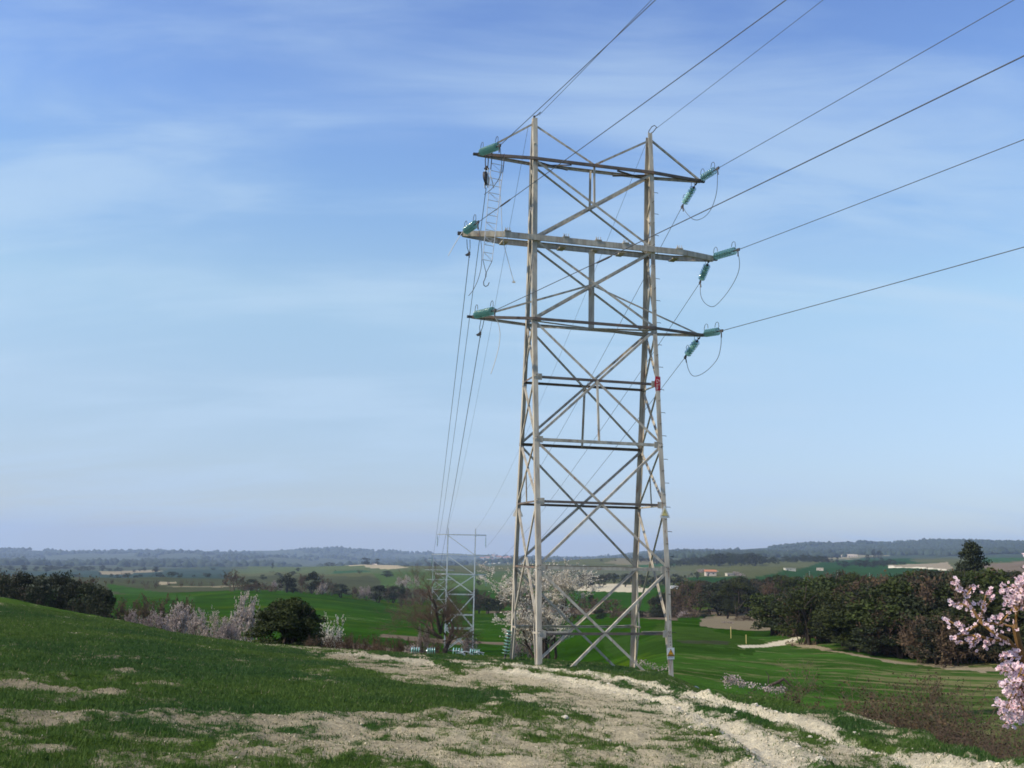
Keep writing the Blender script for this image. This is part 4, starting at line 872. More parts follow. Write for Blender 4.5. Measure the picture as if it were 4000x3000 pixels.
# wires pulled to the left with come-along clamps
for top, cl, l, z, nm in (([(1826,935),(1833,985)], (1833, 990), 7, 13.7, 'middle'), ([(1882,1245),(1877,1292)], (1876, 1302), 6, 10.9, 'lower')):
    r0 = rT(l, -1); a_ = at(*top[0], r0); b_ = at(*cl, r0+.1)
    mb = MB(); mb.tube([a_+np.array([-.02, 0, 0]), a_+(b_-a_)*.6+np.array([-.04, 0, 0]), b_], .011, 6); mb.tube([a_+np.array([.08, 0, 0]), a_+(b_-a_)*.6+np.array([.05, 0, 0]), b_], .011, 6)
    root = empty('pulling_grip', tuple(b_)); tag(root, 'dark wire grip hanging from two slings below the left end of the %s crossarm' % nm, 'cable clamp', 'wire grips under the left arms')
    sl = mb.build('sling', M['wire'], None); sl.parent = root; sl.location = -Vector(b_)
    mb = MB(); mb.box((0, 0, 0), (.035, .03, .05)); mb.tube([(0, 0, .02), (-.12, 0, -.06), (-.08, 0, -.075), (0, 0, -.05)], .022, 6); mb.tube([(0, 0, 0), (0, 0, -.14)], .02, 6)
    mb.build('grip_body', M['fitting'], root)
    wire(span(b_-np.array([0, 0, .1]), GE[(-1, z)], .9), .0115, 'wire', 'wire running down and back from the grip under the left %s crossarm' % nm, 'conductor', 'power line', G_B)
# pulley block under the left end of the top arm
r0 = rl-.1; pc = at(1900, 690, r0); root = empty('pulley_block', tuple(pc)); tag(root, 'dark and silver stringing pulley hanging under the left end of the top crossarm', 'pulley')
mb = MB(); ax = norm(np.array([.93, -.35, .12])); mb.lathe([(.03, -.03), (.21, -.035), (.235, -.03), (.21, -.008), (.21, .008), (.235, .03), (.21, .035), (.03, .03)], (0, 0, -.06), ax, 24); mb.build('sheave', M['fitting'], root, True)
for s in (-1, 1):
    mb = MB(); c = np.array([0, 0, -.02])+ax*.05*s; mb.prism(c+np.array([0, 0, -.36]), c+np.array([0, 0, .28]), (-ax[1], ax[0], 0), ax, [(-.06, 0), (.06, 0), (.06, .008), (-.06, .008)], [(-.03, 0), (.03, 0), (.03, .008), (-.03, .008)]); mb.build('side_plate', M['galv'], root)
mb = MB(); mb.tube([(0, 0, .22), (0, 0, .36)], .03, 6); mb.box((0, 0, .27), (.08, .03, .02))
for s in (-.035, .035): mb.tube([(s, 0, .3), (s*1.4, 0, .55), (s*.6, 0, .85)], .016, 6)
mb.build('hanging_strap', M['fitting'], root)
wire(span(pc-np.array([0, 0, .38]), GE[(-1, 16.6)], 1.3), .0115, 'wire', 'wire running down and back from the pulley block at the top left', 'conductor', 'power line', G_B)
mb = MB(); q = pc+ax*.16; mb.tube([q+np.array([-.07, 0, .1]), q+np.array([.02, 0, -.1]), q+np.array([.1, 0, -.42])], .016, 6); tag(mb.build('loose_cable', M['new_wire']), 'short pale cable end beside the stringing pulley', 'cable')

# aluminium lattice ladder
def ladder():
    rl_ = rl-.35
    top = at(1943, 642, rl_); bot = at(1904, 1017, rl_-.1); root = empty('hanging_ladder', tuple(bot)); tag(root, 'slim silver lattice ladder hanging from the top crossarm past the middle one', 'ladder')
    Z_ = norm(top-bot); side0 = norm(np.array([.95, .30, 0])); side = norm(side0-Z_*(side0@Z_)); dep = np.cross(Z_, side); Lh = np.linalg.norm(top-bot)
    w = lambda t: (.15+.055*t); dd = lambda t: .13
    pt = lambda s_, d_, t: side*s_*w(t)+dep*(.0 if not d_ else -.20)+Z_*Lh*t
    for s_ in (-1, 1):
        mb = MB(); mb.tube([pt(s_, 0, 0), pt(s_, 0, 1)], .012, 6); mb.build('rail', M['alu'], root)
    mb = MB(); mb.tube([side*.11-dep*.17, side*.14-dep*.17+Z_*Lh*.82], .011, 6); mb.build('rail', M['alu'], root)
    n = 13
    for k in range(n+1):
        t = k/n; mb = MB(); mb.tube([pt(-1, 0, t), pt(1, 0, t)], .010, 6)
        if k < n*.82: q = side*(.11+.03*t)-dep*.17+Z_*Lh*t; mb.tube([pt(1, 0, t), q], .007, 5)
        mb.build('rung', M['alu'], root)
    for k in range(n):
        t0, t1 = k/n, (k+1)/n
        if k % 2 == 0: mb = MB(); mb.tube([pt(-1 if k % 4 else 1, 0, t0), pt(1 if k % 4 else -1, 0, t1)], .006, 5); mb.build('lattice_rod', M['alu'], root)
        if t1 < .82: q0 = side*(.11+.03*t0)-dep*.17+Z_*Lh*t0; mb = MB(); mb.tube([q0, pt(1 if k % 2 else -1, 0, t1)], .006, 5); mb.build('lattice_rod', M['alu'], root)
    for s_ in (-1, 1):
        mb = MB(); a_ = pt(s_, 0, .93); mb.tube([a_, pt(s_, 0, 1), pt(s_, 0, 1)+Z_*.32, pt(s_, 0, 1)+Z_*.42+dep*.05, pt(s_, 0, 1)+Z_*.34+dep*.12], .015, 6); mb.build('top_hook', M['fitting'], root)
    mb = MB(); c = -Z_*.42+side*.0
    for s_ in (-1, 1): mb.tube([pt(s_, 0, 0), c], .010, 5)
    mb.tube([c, c-Z_*.12], .018, 6); h = c-Z_*.12
    mb.tube([h, h-Z_*.18-side*.05, h-Z_*.28-side*.03, h-Z_*.31+side*.03, h-Z_*.26+side*.10, h-Z_*.16+side*.13], .014, 6); mb.build('bottom_hook', M['fitting'], root)
ladder()

# insulators left on the ground and leaning on the back leg
def ground_string(pa, pb, r, lab, n):
    a_ = at(pa[0], pa[1], r); b_ = at(pb[0], pb[1], r)
    a_[2] = gz(a_[0], a_[1])+.135; b_[2] = gz(b_[0], b_[1])+.135
    string(a_, b_, lab, n, False, 'glass insulator strings lying on the grass', .1, .1, False)
rg = 36.5
ground_string((1592, 2540), (1650, 2540), rg, 'glass disc string lying on the grass left of the bare tree trunk, left half', 4)
ground_string((1655, 2540), (1712, 2540), rg+.1, 'glass disc string lying on the grass just left of the bare tree trunk', 4)
ground_string((1754, 2545), (1818, 2545), rg, 'glass disc string lying on the grass just right of the bare tree trunk', 4)
ground_string((1822, 2545), (1884, 2545), rg-.2, 'glass disc string lying on the grass under the galvanised tower, right end', 5)
root = empty('metal_fittings', tuple(at(1835, 2556, rg-.8))); root.location.z = gz(root.location.x, root.location.y)+.03
tag(root, 'heap of bright galvanised fittings and bars on the grass in front of the glass discs', 'metal fittings')
rr_ = random.Random(4)
for k in range(9):
    x0 = rr_.uniform(-.45, .45); a_ = rr_.uniform(-.7, .7); h = rr_.uniform(.0, .12); l_ = rr_.uniform(.08, .2)
    mb = MB(); mb.tube([(x0-l_*cos(a_), 0.1*k/9, h-l_*sin(a_)*.3+.03), (x0, .1*k/9, h+.05), (x0+l_*cos(a_), .1*k/9, h+l_*sin(a_)*.5)], .014, 6); mb.build('metal_bar', M['galv'], root)
a_ = T2W((-2.25, 1.52, -3.0)); a_ = at(1972, 2560, math.hypot(a_[0], a_[1])-.1); a_[2] = gz(a_[0], a_[1])+.05; b_ = at(1992, 2455, math.hypot(a_[0], a_[1])+.1)
string(a_, b_, 'glass disc string leaning upright against the back left leg', 8, False, 'glass insulator strings lying on the grass', .08, .05, False)


# ------------------------------------------------------------------ plants
def cards(c, size, rg_, aspect=1.0, up=0.0):
    n = len(c); a = rg_.normal(size=(n, 3)); a /= np.linalg.norm(a, axis=1)[:, None]
    b = rg_.normal(size=(n, 3)); b[:, 2] += up; b -= a*(a*b).sum(1)[:, None]; b /= np.linalg.norm(b, axis=1)[:, None]
    s_ = (size if hasattr(size, '__len__') else np.full(n, size))[:, None]
    s_ = s_*rg_.uniform(.6, 1.3, (n, 1)); a *= s_*aspect/2; b *= s_/2
    k = rg_.uniform(.2, .6, (n, 1))
    V = np.stack([c-b, c+a-b*k, c+b, c-a+b*k*.5], 1).reshape(-1, 3); return V, np.arange(4*n).reshape(n, 4)
def twigs3(p0, p1, r0, r1):            # thin three-sided shoots, all at once
    n = len(p0); d = p1-p0; d /= (np.linalg.norm(d, axis=1)[:, None]+1e-9)
    u = np.cross(d, np.array([.3, .5, .81])); u /= (np.linalg.norm(u, axis=1)[:, None]+1e-9); w = np.cross(d, u)
    V = np.zeros((n, 6, 3))
    for k in range(3):
        o = u*cos(2*pi*k/3)+w*sin(2*pi*k/3); V[:, k] = p0+o*r0[:, None]; V[:, 3+k] = p1+o*r1[:, None]
    base = np.arange(n)[:, None]*6
    Fq = np.concatenate([base+np.array([[k, (k+1) % 3, 3+(k+1) % 3, 3+k]]) for k in range(3)], 0)
    return V.reshape(-1, 3), Fq
def grow(rg_, p, d, ln, r, depth, segs, up=.12, wob=.22, nch=(3, 5), ang=(.5, .95), ratio=(.55, .8), maxd=4, lvl=0):
    k = 4 if depth > 1 else 3; pts = [p]; cur = p; dd = d; rs = [r]
    for i in range(k):
        dd = norm(dd+rg_.normal(0, wob, 3)+np.array([0, 0, up])); nx = cur+dd*ln/k; r1 = r*(1-.55*(i+1)/k)
        segs.append((cur, nx, rs[-1], r1, lvl)); cur = nx; pts.append(cur); rs.append(r1)
    if depth <= 0: return
    for j in range(int(rg_.integers(nch[0], nch[1]+1))):
        t = rg_.uniform(.3, 1.0)*k; i = min(int(t), k-1); q = pts[i]+(pts[i+1]-pts[i])*(t-i)
        base = norm(pts[i+1]-pts[i]); ax = norm(np.cross(base, rg_.normal(size=3))); a_ = rg_.uniform(*ang)
        nd = norm(base*cos(a_)+ax*sin(a_)); grow(rg_, q, nd, ln*rg_.uniform(*ratio), rs[i]*.55, depth-1, segs, up, wob, nch, ang, ratio, maxd, lvl+1)
def seg_mesh(segs, name, mat, minr=0.0):
    p0 = np.array([s[0] for s in segs]); p1 = np.array([s[1] for s in segs]); r0 = np.maximum(np.array([s[2] for s in segs]), minr); r1 = np.maximum(np.array([s[3] for s in segs]), minr)
    V, Fq = twigs3(p0, p1, r0, r1); return mesh_np(name, V, Fq, mat)
def pts_on(segs, n, rg_, lv):
    ss = [s for s in segs if s[4] >= lv]; i = rg_.integers(0, len(ss), n); t = rg_.uniform(0, 1, n)[:, None]
    a = np.array([ss[k][0] for k in i]); b = np.array([ss[k][1] for k in i]); return a+(b-a)*t
def crown(rg_, nb, br, shape, n, size, hollow=.35):
    bl = np.array([shape(rg_) for _ in range(nb)]); rad = rg_.uniform(br[0], br[1], nb)
    i = rg_.choice(nb, n, p=rad**2/np.sum(rad**2)); v = rg_.normal(size=(n, 3)); v /= np.linalg.norm(v, axis=1)[:, None]
    v[:, 2] = np.where(v[:, 2] < -.3, v[:, 2]*.45, v[:, 2])
    q = bl[i]+v*rad[i][:, None]*(hollow+(1-hollow)*rg_.uniform(0, 1, (n, 1))**.45)*np.array([1, 1, .8])
    return cards(q, size, rg_, .8)
def shape_dome(w, z0, z1):
    def f(g):
        t = g.uniform(0, 2*pi); u = g.uniform(0, 1)**.5; z = g.uniform(0, 1)
        k = math.sqrt(max(0, 1-z*z*.95)); return np.array([w*u*k*cos(t), w*u*k*sin(t), z0+(z1-z0)*z])
    return f
def proto(kind, seed, lod=1.0):        # unit-height trees: (trunk mesh, crown mesh)
    g = np.random.default_rng(seed)
    if kind == 'oak':
        V, Fq = crown(g, 26, (.11, .2), shape_dome(.42, .2, .86), int(3000*lod), .042/lod**.35); cm = mesh_np('crown', V, Fq, M['oak'])
        sg = []; [grow(g, np.array([g.uniform(-.03, .03), 0, -.05]), norm(np.array([g.normal(0, .35), g.normal(0, .35), 1])), .55, .03, 1, sg, wob=.15) for _ in range(3)]
    elif kind == 'pine':
        V, Fq = crown(g, 30, (.10, .17), shape_dome(.5, .42, .88), int(4200*lod), .036/lod**.35); V2, F2 = crown(g, 14, (.09, .14), shape_dome(.44, .14, .45), int(1500*lod), .036/lod**.35)
        cm = mesh_np('crown', np.vstack([V, V2]), np.vstack([Fq, F2+len(V)]), M['pine'])
        sg = []; [grow(g, np.array([0, 0, -.05]), norm(np.array([g.normal(0, .35), g.normal(0, .35), 1])), .75, .032, 1, sg, wob=.12) for _ in range(3)]
    elif kind == 'dome':
        V, Fq = crown(g, 120, (.09, .14), shape_dome(.46, .16, .88), 32000, .03, .3); cm = mesh_np('crown', V, Fq, M['pine'])
        sg = []; [grow(g, np.array([g.uniform(-.12, .12), 0, -.05]), norm(np.array([g.normal(0, .3), g.normal(0, .3), 1])), .6, .035, 1, sg, wob=.1) for _ in range(4)]
    elif kind == 'conifer':
        def sh(q):
            z = q.uniform(.0, 1)**1.2; t = q.uniform(0, 2*pi); w = .46*(1-z)**.75*q.uniform(.3, 1); return np.array([w*cos(t), w*sin(t), .06+.86*z])
        V, Fq = crown(g, 90, (.07, .13), sh, int(9000*lod), .034); cm = mesh_np('crown', V, Fq, M['oak'])
        sg = []; sg.append((np.array([0, 0, -.05]), np.array([0, 0, .75]), .03, .008, 0))
    elif kind == 'scrub':
        sg = []
        for _ in range(7): grow(g, np.array([g.normal(0, .05), g.normal(0, .05), -.03]), norm(np.array([g.normal(0, .6), g.normal(0, .6), 1])), .5, .014, 3 if lod > .6 else 2, sg, up=.06, wob=.2, nch=(2, 3))
        q = pts_on(sg, int(1500*lod), g, 1)+g.normal(0, .02, (int(1500*lod), 3)); V, Fq = cards(q, .04/lod**.3, g, .7); cm = mesh_np('crown', V, Fq, M['scrub'])
    elif kind in ('lilac', 'pale'):
        sg = []
        for _ in range(6): grow(g, np.array([g.normal(0, .03), g.normal(0, .03), -.03]), norm(np.array([g.normal(0, .75), g.normal(0, .75), 1])), .5, .016, 3, sg, up=.08, wob=.2, nch=(3, 4), ang=(.45, 1.0))
        q = pts_on(sg, int(5200*lod), g, 1)+g.normal(0, .012, (int(5200*lod), 3)); V, Fq = cards(q, .026/lod**.4, g, 1); cm = mesh_np('crown', V, Fq, M['lilac' if kind == 'lilac' else 'blossom'])
    tm = seg_mesh(sg, 'trunk', M['bark'] if kind != 'scrub' else M['twig'], .0035)
    # normalise height and width
    co = np.empty(len(cm.vertices)*3, np.float32); cm.vertices.foreach_get('co', co); co = co.reshape(-1, 3)
    hz = np.percentile(co[:, 2], 99.7); wx = np.percentile(np.abs(co[:, :2]), 99)
    return (tm, cm, hz, wx, kind)
PROTO = {k: [proto(k, 100+i*7+j, 1.0) for j in range(n)] for i, (k, n) in enumerate((('oak', 3), ('pine', 3), ('scrub', 3), ('lilac', 2), ('pale', 1), ('conifer', 1), ('dome', 1)))}
def far_proto(kind, seed):
    tm, cm, hz, wx, k = proto(kind, seed, .16)
    vs = []; fs = []; off_ = 0
    for me in (cm, tm):
        co = np.empty(len(me.vertices)*3, np.float32); me.vertices.foreach_get('co', co); fi = np.empty(len(me.loops), np.int32); me.loops.foreach_get('vertex_index', fi)
        vs.append(co.reshape(-1, 3)); fs.append(fi.reshape(-1, 4)+off_); off_ += len(co)//3
    me = mesh_np(kind+'_tree', np.vstack(vs), np.vstack(fs), cm.materials[0]); return (me, hz, wx)
FAR = {k: [far_proto(k, 300+i*5+j) for j in range(2)] for i, k in enumerate(('oak', 'pine', 'scrub', 'lilac'))}
NAMES = {'oak': ('oak_tree', 'tree'), 'pine': ('pine_tree', 'tree'), 'scrub': ('scrub_bush', 'bush'), 'lilac': ('almond_tree', 'tree'), 'pale': ('almond_tree', 'tree'), 'conifer': ('conifer_tree', 'tree'), 'dome': ('pine_tree', 'tree')}
tr = random.Random(11)
def plant(kind, px, toprow, r, wpx=None, label=None, group=None, h=None, sink=0.0, var=None):
    p = at(px, toprow, r); z0 = gz(p[0], p[1])-sink
    H = (p[2]-z0) if h is None else h
    if H < .25: H = .25
    if r < 450:
        tm, cm, hz, wx, _ = PROTO[kind][(var if var is not None else tr.randrange(99)) % len(PROTO[kind])]
    else: fm, hz, wx = FAR[kind if kind in FAR else 'oak'][tr.randrange(2)]
    sz = H/hz; sx = (wpx*r/F/2)/wx if wpx else sz*tr.uniform(.85, 1.25)
    nm, cat = NAMES[kind]
    if r < 450:
        root = empty(nm, (p[0], p[1], z0), tr.uniform(0, 6.28)); root.scale = (sx, sx*tr.uniform(.9, 1.1), sz)
        link('trunk', tm, root); link('crown' if kind != 'scrub' else 'branches', cm, root)
    else:
        root = link(nm, fm, None, (p[0], p[1], z0)); root.rotation_euler.z = tr.uniform(0, 6.28); root.scale = (sx, sx, sz)
    return tag(root, label, cat, group)
def wood(top, x0, x1, r0, r1, n, kinds, hr, label, group, edge=.5, wf=(.8, 1.25)):
    tx, ty = [t[0] for t in top], [t[1] for t in top]
    for i in range(n):
        x = x0+(x1-x0)*(i+tr.uniform(.0, 1))/n; r = r0+(r1-r0)*tr.random()**.8
        p = at(x, 2300, r); z0 = gz(p[0], p[1]); lim = z_at(x, np.interp(x, tx, ty)+tr.uniform(0, 10), r)-z0
        h = tr.uniform(*hr)
        if tr.random() < edge and lim < hr[1]*1.5: h = lim
        h = min(h, lim)
        if h < hr[0]*.35: continue
        k = tr.choice(kinds); plant(k, x, 0, r, h*tr.uniform(*wf)*F/r, label[k] if isinstance(label, dict) else label, (group+(' '+{'oak': 'evergreens', 'pine': 'pines', 'scrub': 'brown scrub', 'lilac': 'blossoming trees'}[k] if isinstance(label, dict) else '')), h=h)

# left: behind the field crest
LB = 'dark evergreen oak rising behind the left field crest'
for k, (x, t, r, w) in enumerate(((25,2245,95,110),(95,2236,92,130),(165,2246,88,120),(225,2238,90,110),(262,2234,96,100),(300,2268,82,100),(350,2275,80,110),(395,2288,78,110),(415,2305,74,90))):
    plant('oak', x, t, r, w, LB, 'dark oaks behind the left crest')
for x, t, r, w in ((0,2228,110,110),(60,2225,112,120),(-60,2240,100,140),(345,2250,150,130),(470,2335,90,110),(560,2325,95,130),(640,2322,92,130),(520,2345,80,90),(700,2330,88,110),(745,2345,80,90)):
    plant('scrub', x, t, r, w, 'brown leafless scrub behind the left crest between the dark oaks and the blossoming almonds', 'brown scrub behind the left crest')
for x, t, r, w, l in ((515,2372,60,55,'small lilac almond in blossom nearest the dark oaks on the left'),(600,2378,58,100,'low greyish almond in blossom, second from the dark oaks on the left'),
        (705,2350,60,170,'wide lilac almond in blossom in the middle of the left row'),(780,2375,57,110,'lilac almond in blossom just right of the wide one in the left row'),
        (855,2380,56,110,'pinkish almond in blossom in front of the tall leaning one'),(895,2410,53,110,'low dense pink almond bush just left of the tall leaning one'),
        (965,2312,56,170,'tall lilac almond in blossom just left of the round dark pine')):
    plant('lilac', x, t+6, r, w*1.15, l)
pn = plant('dome', 1135, 2342, 51, 265, 'round dark umbrella pine standing alone behind the crest left of the bare tree', None, var=1)
plant('pale', 1290, 2402, 54, 120, 'round whitish almond in blossom just right of the umbrella pine')
plant('pale', 1235, 2450, 52, 60, 'small whitish almond shoot squeezed between the umbrella pine and the round whitish almond')
for x in range(1230, 1720, 34):
    plant('scrub', x, 2478+tr.uniform(-6, 14)+max(0, x-1500)*.12, tr.uniform(46, 50), 80, 'low dark brown bramble in the strip right of the umbrella pine', 'brambles along the crest')
for x, t, w, l in ((1610,2512,80,'small pale lilac bush behind the glass discs left of the bare trunk'),(1660,2440,60,'small lilac almond beyond the bare tree trunk, low left'),(1830,2470,90,'thin pale blossom bush under the galvanised tower'),(2045,2485,110,'low pale blossom bush between the two left legs of the big tower')):
    plant('lilac', x, t, 41, w, l)
# tree lines along the middle field
for kind, x, t, w in (('scrub',912,2225,110),('lilac',1080,2268,50),('oak',1125,2240,80),('scrub',1180,2243,80),('oak',1222,2236,70),('scrub',1262,2252,80),('lilac',1262,2276,50),('scrub',1300,2272,60),('oak',1332,2280,70),('scrub',1385,2292,60),('lilac',1430,2290,70),('oak',1483,2286,75),
                      ('oak',1540,2288,80),('scrub',1520,2285,60),('scrub',1600,2295,90),('scrub',1650,2300,90),('oak',1573,2280,40),('scrub',1060,2285,80),('oak',1145,2296,60),('scrub',1010,2270,90),('oak',985,2262,70),('scrub',960,2280,60)):
    plant(kind, x, t, 376+tr.uniform(-12, 14), w, {'scrub': 'brown leafless tree in the row along the far edge of the middle field', 'oak': 'dark oak in the row along the far edge of the middle field', 'lilac': 'pale blossoming almond in the row along the far edge of the middle field'}[kind],
          'tree row at the middle field '+kind)
for kind, x, t, w, r in (('oak',1872,2338,60,300),('oak',1905,2336,80,295),('oak',1945,2345,50,300),('scrub',1960,2308,110,320),('scrub',2010,2300,110,330),('scrub',1900,2310,90,340),('scrub',2060,2310,110,320),('oak',1860,2300,60,340),('scrub',2120,2318,120,300)):
    plant(kind, x, t, r, w, 'dark oak in the hedge just right of the galvanised tower' if kind == 'oak' else 'brown tree in the hedge between the galvanised tower and the big tower', 'hedge right of the galvanised tower '+kind)
for kind, x, t, w, r in (('scrub',2200,2330,120,270),('scrub',2270,2325,120,275),('scrub',2330,2335,120,270),('scrub',2390,2340,110,260),('oak',2345,2378,50,230),('oak',2310,2318,34,300),('scrub',2455,2372,90,235),('oak',2500,2385,80,230),('oak',2590,2378,95,225),('oak',2560,2380,60,228),('scrub',2650,2395,80,220),('scrub',2700,2395,80,215),('scrub',2420,2392,80,225),('scrub',2230,2375,100,230)):
    plant(kind, x, t, r, w, 'dark oak bush in the hedge seen between the right legs of the big tower' if kind == 'oak' else 'brown bush in the hedge seen through the big tower', 'hedge seen through the tower '+kind)
plant('lilac', 2672, 2385, 218, 60, 'small lilac almond above the hedge just right of the big tower foot')
plant('lilac', 2845, 2440, 175, 50, 'small pale bush at the left edge of the bare terrace')
for x, t, w in ((2870,2420,60),(2900,2405,70),(2925,2412,50),(2940,2395,60)): plant('scrub', x, t, 190, w, 'brown bush on the bare terrace left of the pine wood', 'bushes on the bare terrace')
plant('oak', 2842, 2340, 205, 60, 'single pointed dark bush standing above the bare terrace'); plant('oak', 2750, 2385, 225, 50, 'small dark bush left of the pointed one above the terrace')
# woods on the right
wood([(2520,2350),(2560,2320),(2620,2290),(2660,2268),(2720,2262),(2760,2275),(2800,2262),(2860,2252),(2930,2262),(2990,2250),(3060,2268),(3120,2280),(3200,2290)], 2530, 3190, 225, 400, 135, ['oak','oak','scrub','scrub','pine'], (6, 12),
     {'oak': 'dark oak in the mixed wood just right of the big tower', 'scrub': 'brown tree in the mixed wood just right of the big tower', 'pine': 'green pine in the mixed wood just right of the big tower'}, 'mixed wood right of the tower')
TB = [(2935,2400),(2960,2340),(3000,2318),(3060,2325),(3100,2292),(3160,2262),(3220,2243),(3280,2262),(3340,2262),(3400,2268),(3450,2244),(3520,2228),(3580,2250),(3640,2238),(3700,2240),(3800,2235),(3900,2240),(3950,2222),(4000,2205),(4200,2190),(4500,2190)]
wood(TB, 2960, 4350, 100, 190, 90, ['pine','pine','oak','scrub','scrub'], (5, 9), {'oak': 'dark oak in the near pine wood on the right', 'scrub': 'brown bare tree in the near pine wood on the right', 'pine': 'umbrella pine in the near pine wood on the right'}, 'near pine wood', .55, (.9, 1.4))
def edge_r(x): return float(np.interp(x, [2950,3000,3150,3300,3600,4000,4400], [142,124,101,88,81,77,74]))
for i in range(86):
    x = 3000+i*16+tr.uniform(-9, 9); k = tr.choice(['oak','oak','scrub','scrub','pine']); hh = tr.uniform(1.6, 4.2) if k != 'pine' else tr.uniform(3.5, 5)
    plant(k, x, 0, edge_r(x)+tr.uniform(0, 9), hh*tr.uniform(1.1, 1.7)*F/edge_r(x), {'oak': 'dark evergreen bush along the lower edge of the near pine wood', 'scrub': 'brown bush along the lower edge of the near pine wood', 'pine': 'small pine along the lower edge of the near pine wood'}[k], 'edge of the near pine wood '+k, h=hh)
for i in range(46):
    x = 2985+i*30+tr.uniform(-14, 14); k = tr.choice(['pine','pine','oak','scrub','scrub']); r = edge_r(x)+tr.uniform(4, 20); hh = tr.uniform(4.2, 7.0)
    lim = z_at(x, np.interp(x, [t[0] for t in TB], [t[1] for t in TB]), r)-gz(*at(x, 2300, r)[:2]); hh = min(hh, lim)
    if hh > 1.5: plant(k, x, 0, r, hh*tr.uniform(1.0, 1.5)*F/r, {'oak': 'dark oak in the front rank of the near pine wood', 'scrub': 'brown bare tree in the front rank of the near pine wood', 'pine': 'umbrella pine in the front rank of the near pine wood'}[k], 'front rank of the near pine wood '+k, h=hh)
plant('conifer', 3790, 2118, 150, 185, 'tall dark pointed conifer rising above the pine wood on the right')
plant('pine', 3010, 2322, 128, 200, 'big round dark pine at the left corner of the near pine wood')
# farther woods
LF = 'dark %s in the %s'
wood([(2600,2190),(2630,2182),(2700,2168),(2760,2163),(2810,2156),(2850,2160),(2905,2160),(2950,2178),(3000,2174),(3090,2166),(3130,2170),(3180,2172),(3200,2200)], 2600, 3200, 1150, 1500, 85, ['oak','pine'], (9, 16), 'dark tree in the far wood above the farmhouse', 'far wood above the farmhouse', .5, (.9, 1.5))
wood([(3190,2195),(3260,2182),(3290,2178),(3320,2188),(3390,2185),(3440,2200)], 3190, 3440, 1050, 1250, 30, ['oak'], (6, 10), 'dark tree in the low far wood above the green valley field', 'low wood above the valley field', .4, (1, 1.6))
wood([(2280,2210),(2340,2185),(2400,2178),(2470,2170),(2560,2172),(2640,2180)], 2280, 2640, 1350, 1650, 34, ['oak'], (5, 10), 'dark tree on the bare knoll seen between the right legs', 'knoll seen through the tower', .3, (1, 1.6))
wood([(2280,2240),(2400,2236),(2500,2240),(2640,2238),(2760,2225)], 2270, 2700, 520, 760, 44, ['oak','scrub','oak'], (6, 10), {'oak': 'dark tree in the belt above the marl cut', 'scrub': 'brown tree in the belt above the marl cut'}, 'belt above the marl cut', .4)
wood([(80,2225),(130,2212),(300,2210),(600,2208),(900,2212),(1150,2225)], 70, 1150, 1400, 2300, 120, ['oak'], (10, 17), 'bluish dark tree in the far wood on the left', 'far wood on the left', .5, (1.2, 2))
wood([(500,2245),(700,2232),(900,2235),(1150,2250)], 480, 1150, 760, 1300, 90, ['oak','oak','oak','scrub'], (8, 14), {'oak': 'dark tree in the second far wood on the left', 'scrub': 'brown tree in the second far wood on the left'}, 'second far wood on the left', .3, (1, 1.7))
wood([(380,2262),(1000,2262)], 380, 1000, 450, 700, 20, ['scrub'], (5, 9), 'brown leafless tree in the fields beyond the left almonds', 'fields beyond the almonds', .1)
for x, t, w, r, l in ((1430,2178,42,1480,'dark tree on the left of the hilltop clump in the far middle'),(1474,2182,22,1490,'slim dark tree on the right of the hilltop clump in the far middle'),(1453,2198,22,1420,'dark tree just below the hilltop clump'),(1290,2197,50,1560,'low dark wood patch left of the hilltop clump'),
        (1066,2197,12,1650,'single small tree on the pale hill left'),(1702,2194,30,1900,'small dark trees on the skyline left of the galvanised tower'),(1574,2212,14,1300,'small dark tree below the stubble field'),(1165,2218,24,1200,'round tree at the right end of the far left wood'),
        (1772,2224,16,1000,'round dark tree just right of the galvanised tower legs'),(1868,2265,28,640,'dark bush below the small stone hut'),(1330,2248,40,900,'dark bush patch in the far middle fields'),(1425,2262,40,800,'dark tree patch below the far middle fields'),(1612,2240,20,1000,'small dark bush in the far middle fields'),
        (3412,2144,24,1900,'dark tree on the skyline above the green valley'),(3435,2150,24,1900,'lower dark tree on the skyline above the green valley'),(3388,2165,20,1600,'dark tree on the slope above the green valley'),(3270,2176,14,1300,'lone small tree on the slope above the low wood'),
        (3445,2180,18,1300,'dark bush by the green valley fields'),(3465,2188,10,1200,'small bush by the green valley fields')):
    plant('oak', x, t, r, w, l)
for x, t, w, r in ((1590,2246,50,620),(1560,2252,30,650),(1625,2246,30,620),(2790,2228,40,800),(2870,2232,50,720),(2890,2240,40,700),(2740,2222,60,830)):
    plant('lilac', x, t, r, w, 'pale blossoming tree in the far fields '+('left of the galvanised tower' if x < 2000 else 'beside the farmhouse'), 'blossoming trees far '+('left' if x < 2000 else 'right'))
wood([(1100,2225),(1700,2225),(2050,2225)], 1150, 1740, 650, 1300, 26, ['scrub','oak'], (3, 6), {'oak': 'small dark bush scattered in the far middle fields', 'scrub': 'small brown bush scattered in the far middle fields'}, 'scattered far middle', .1, (1.3, 2.2))
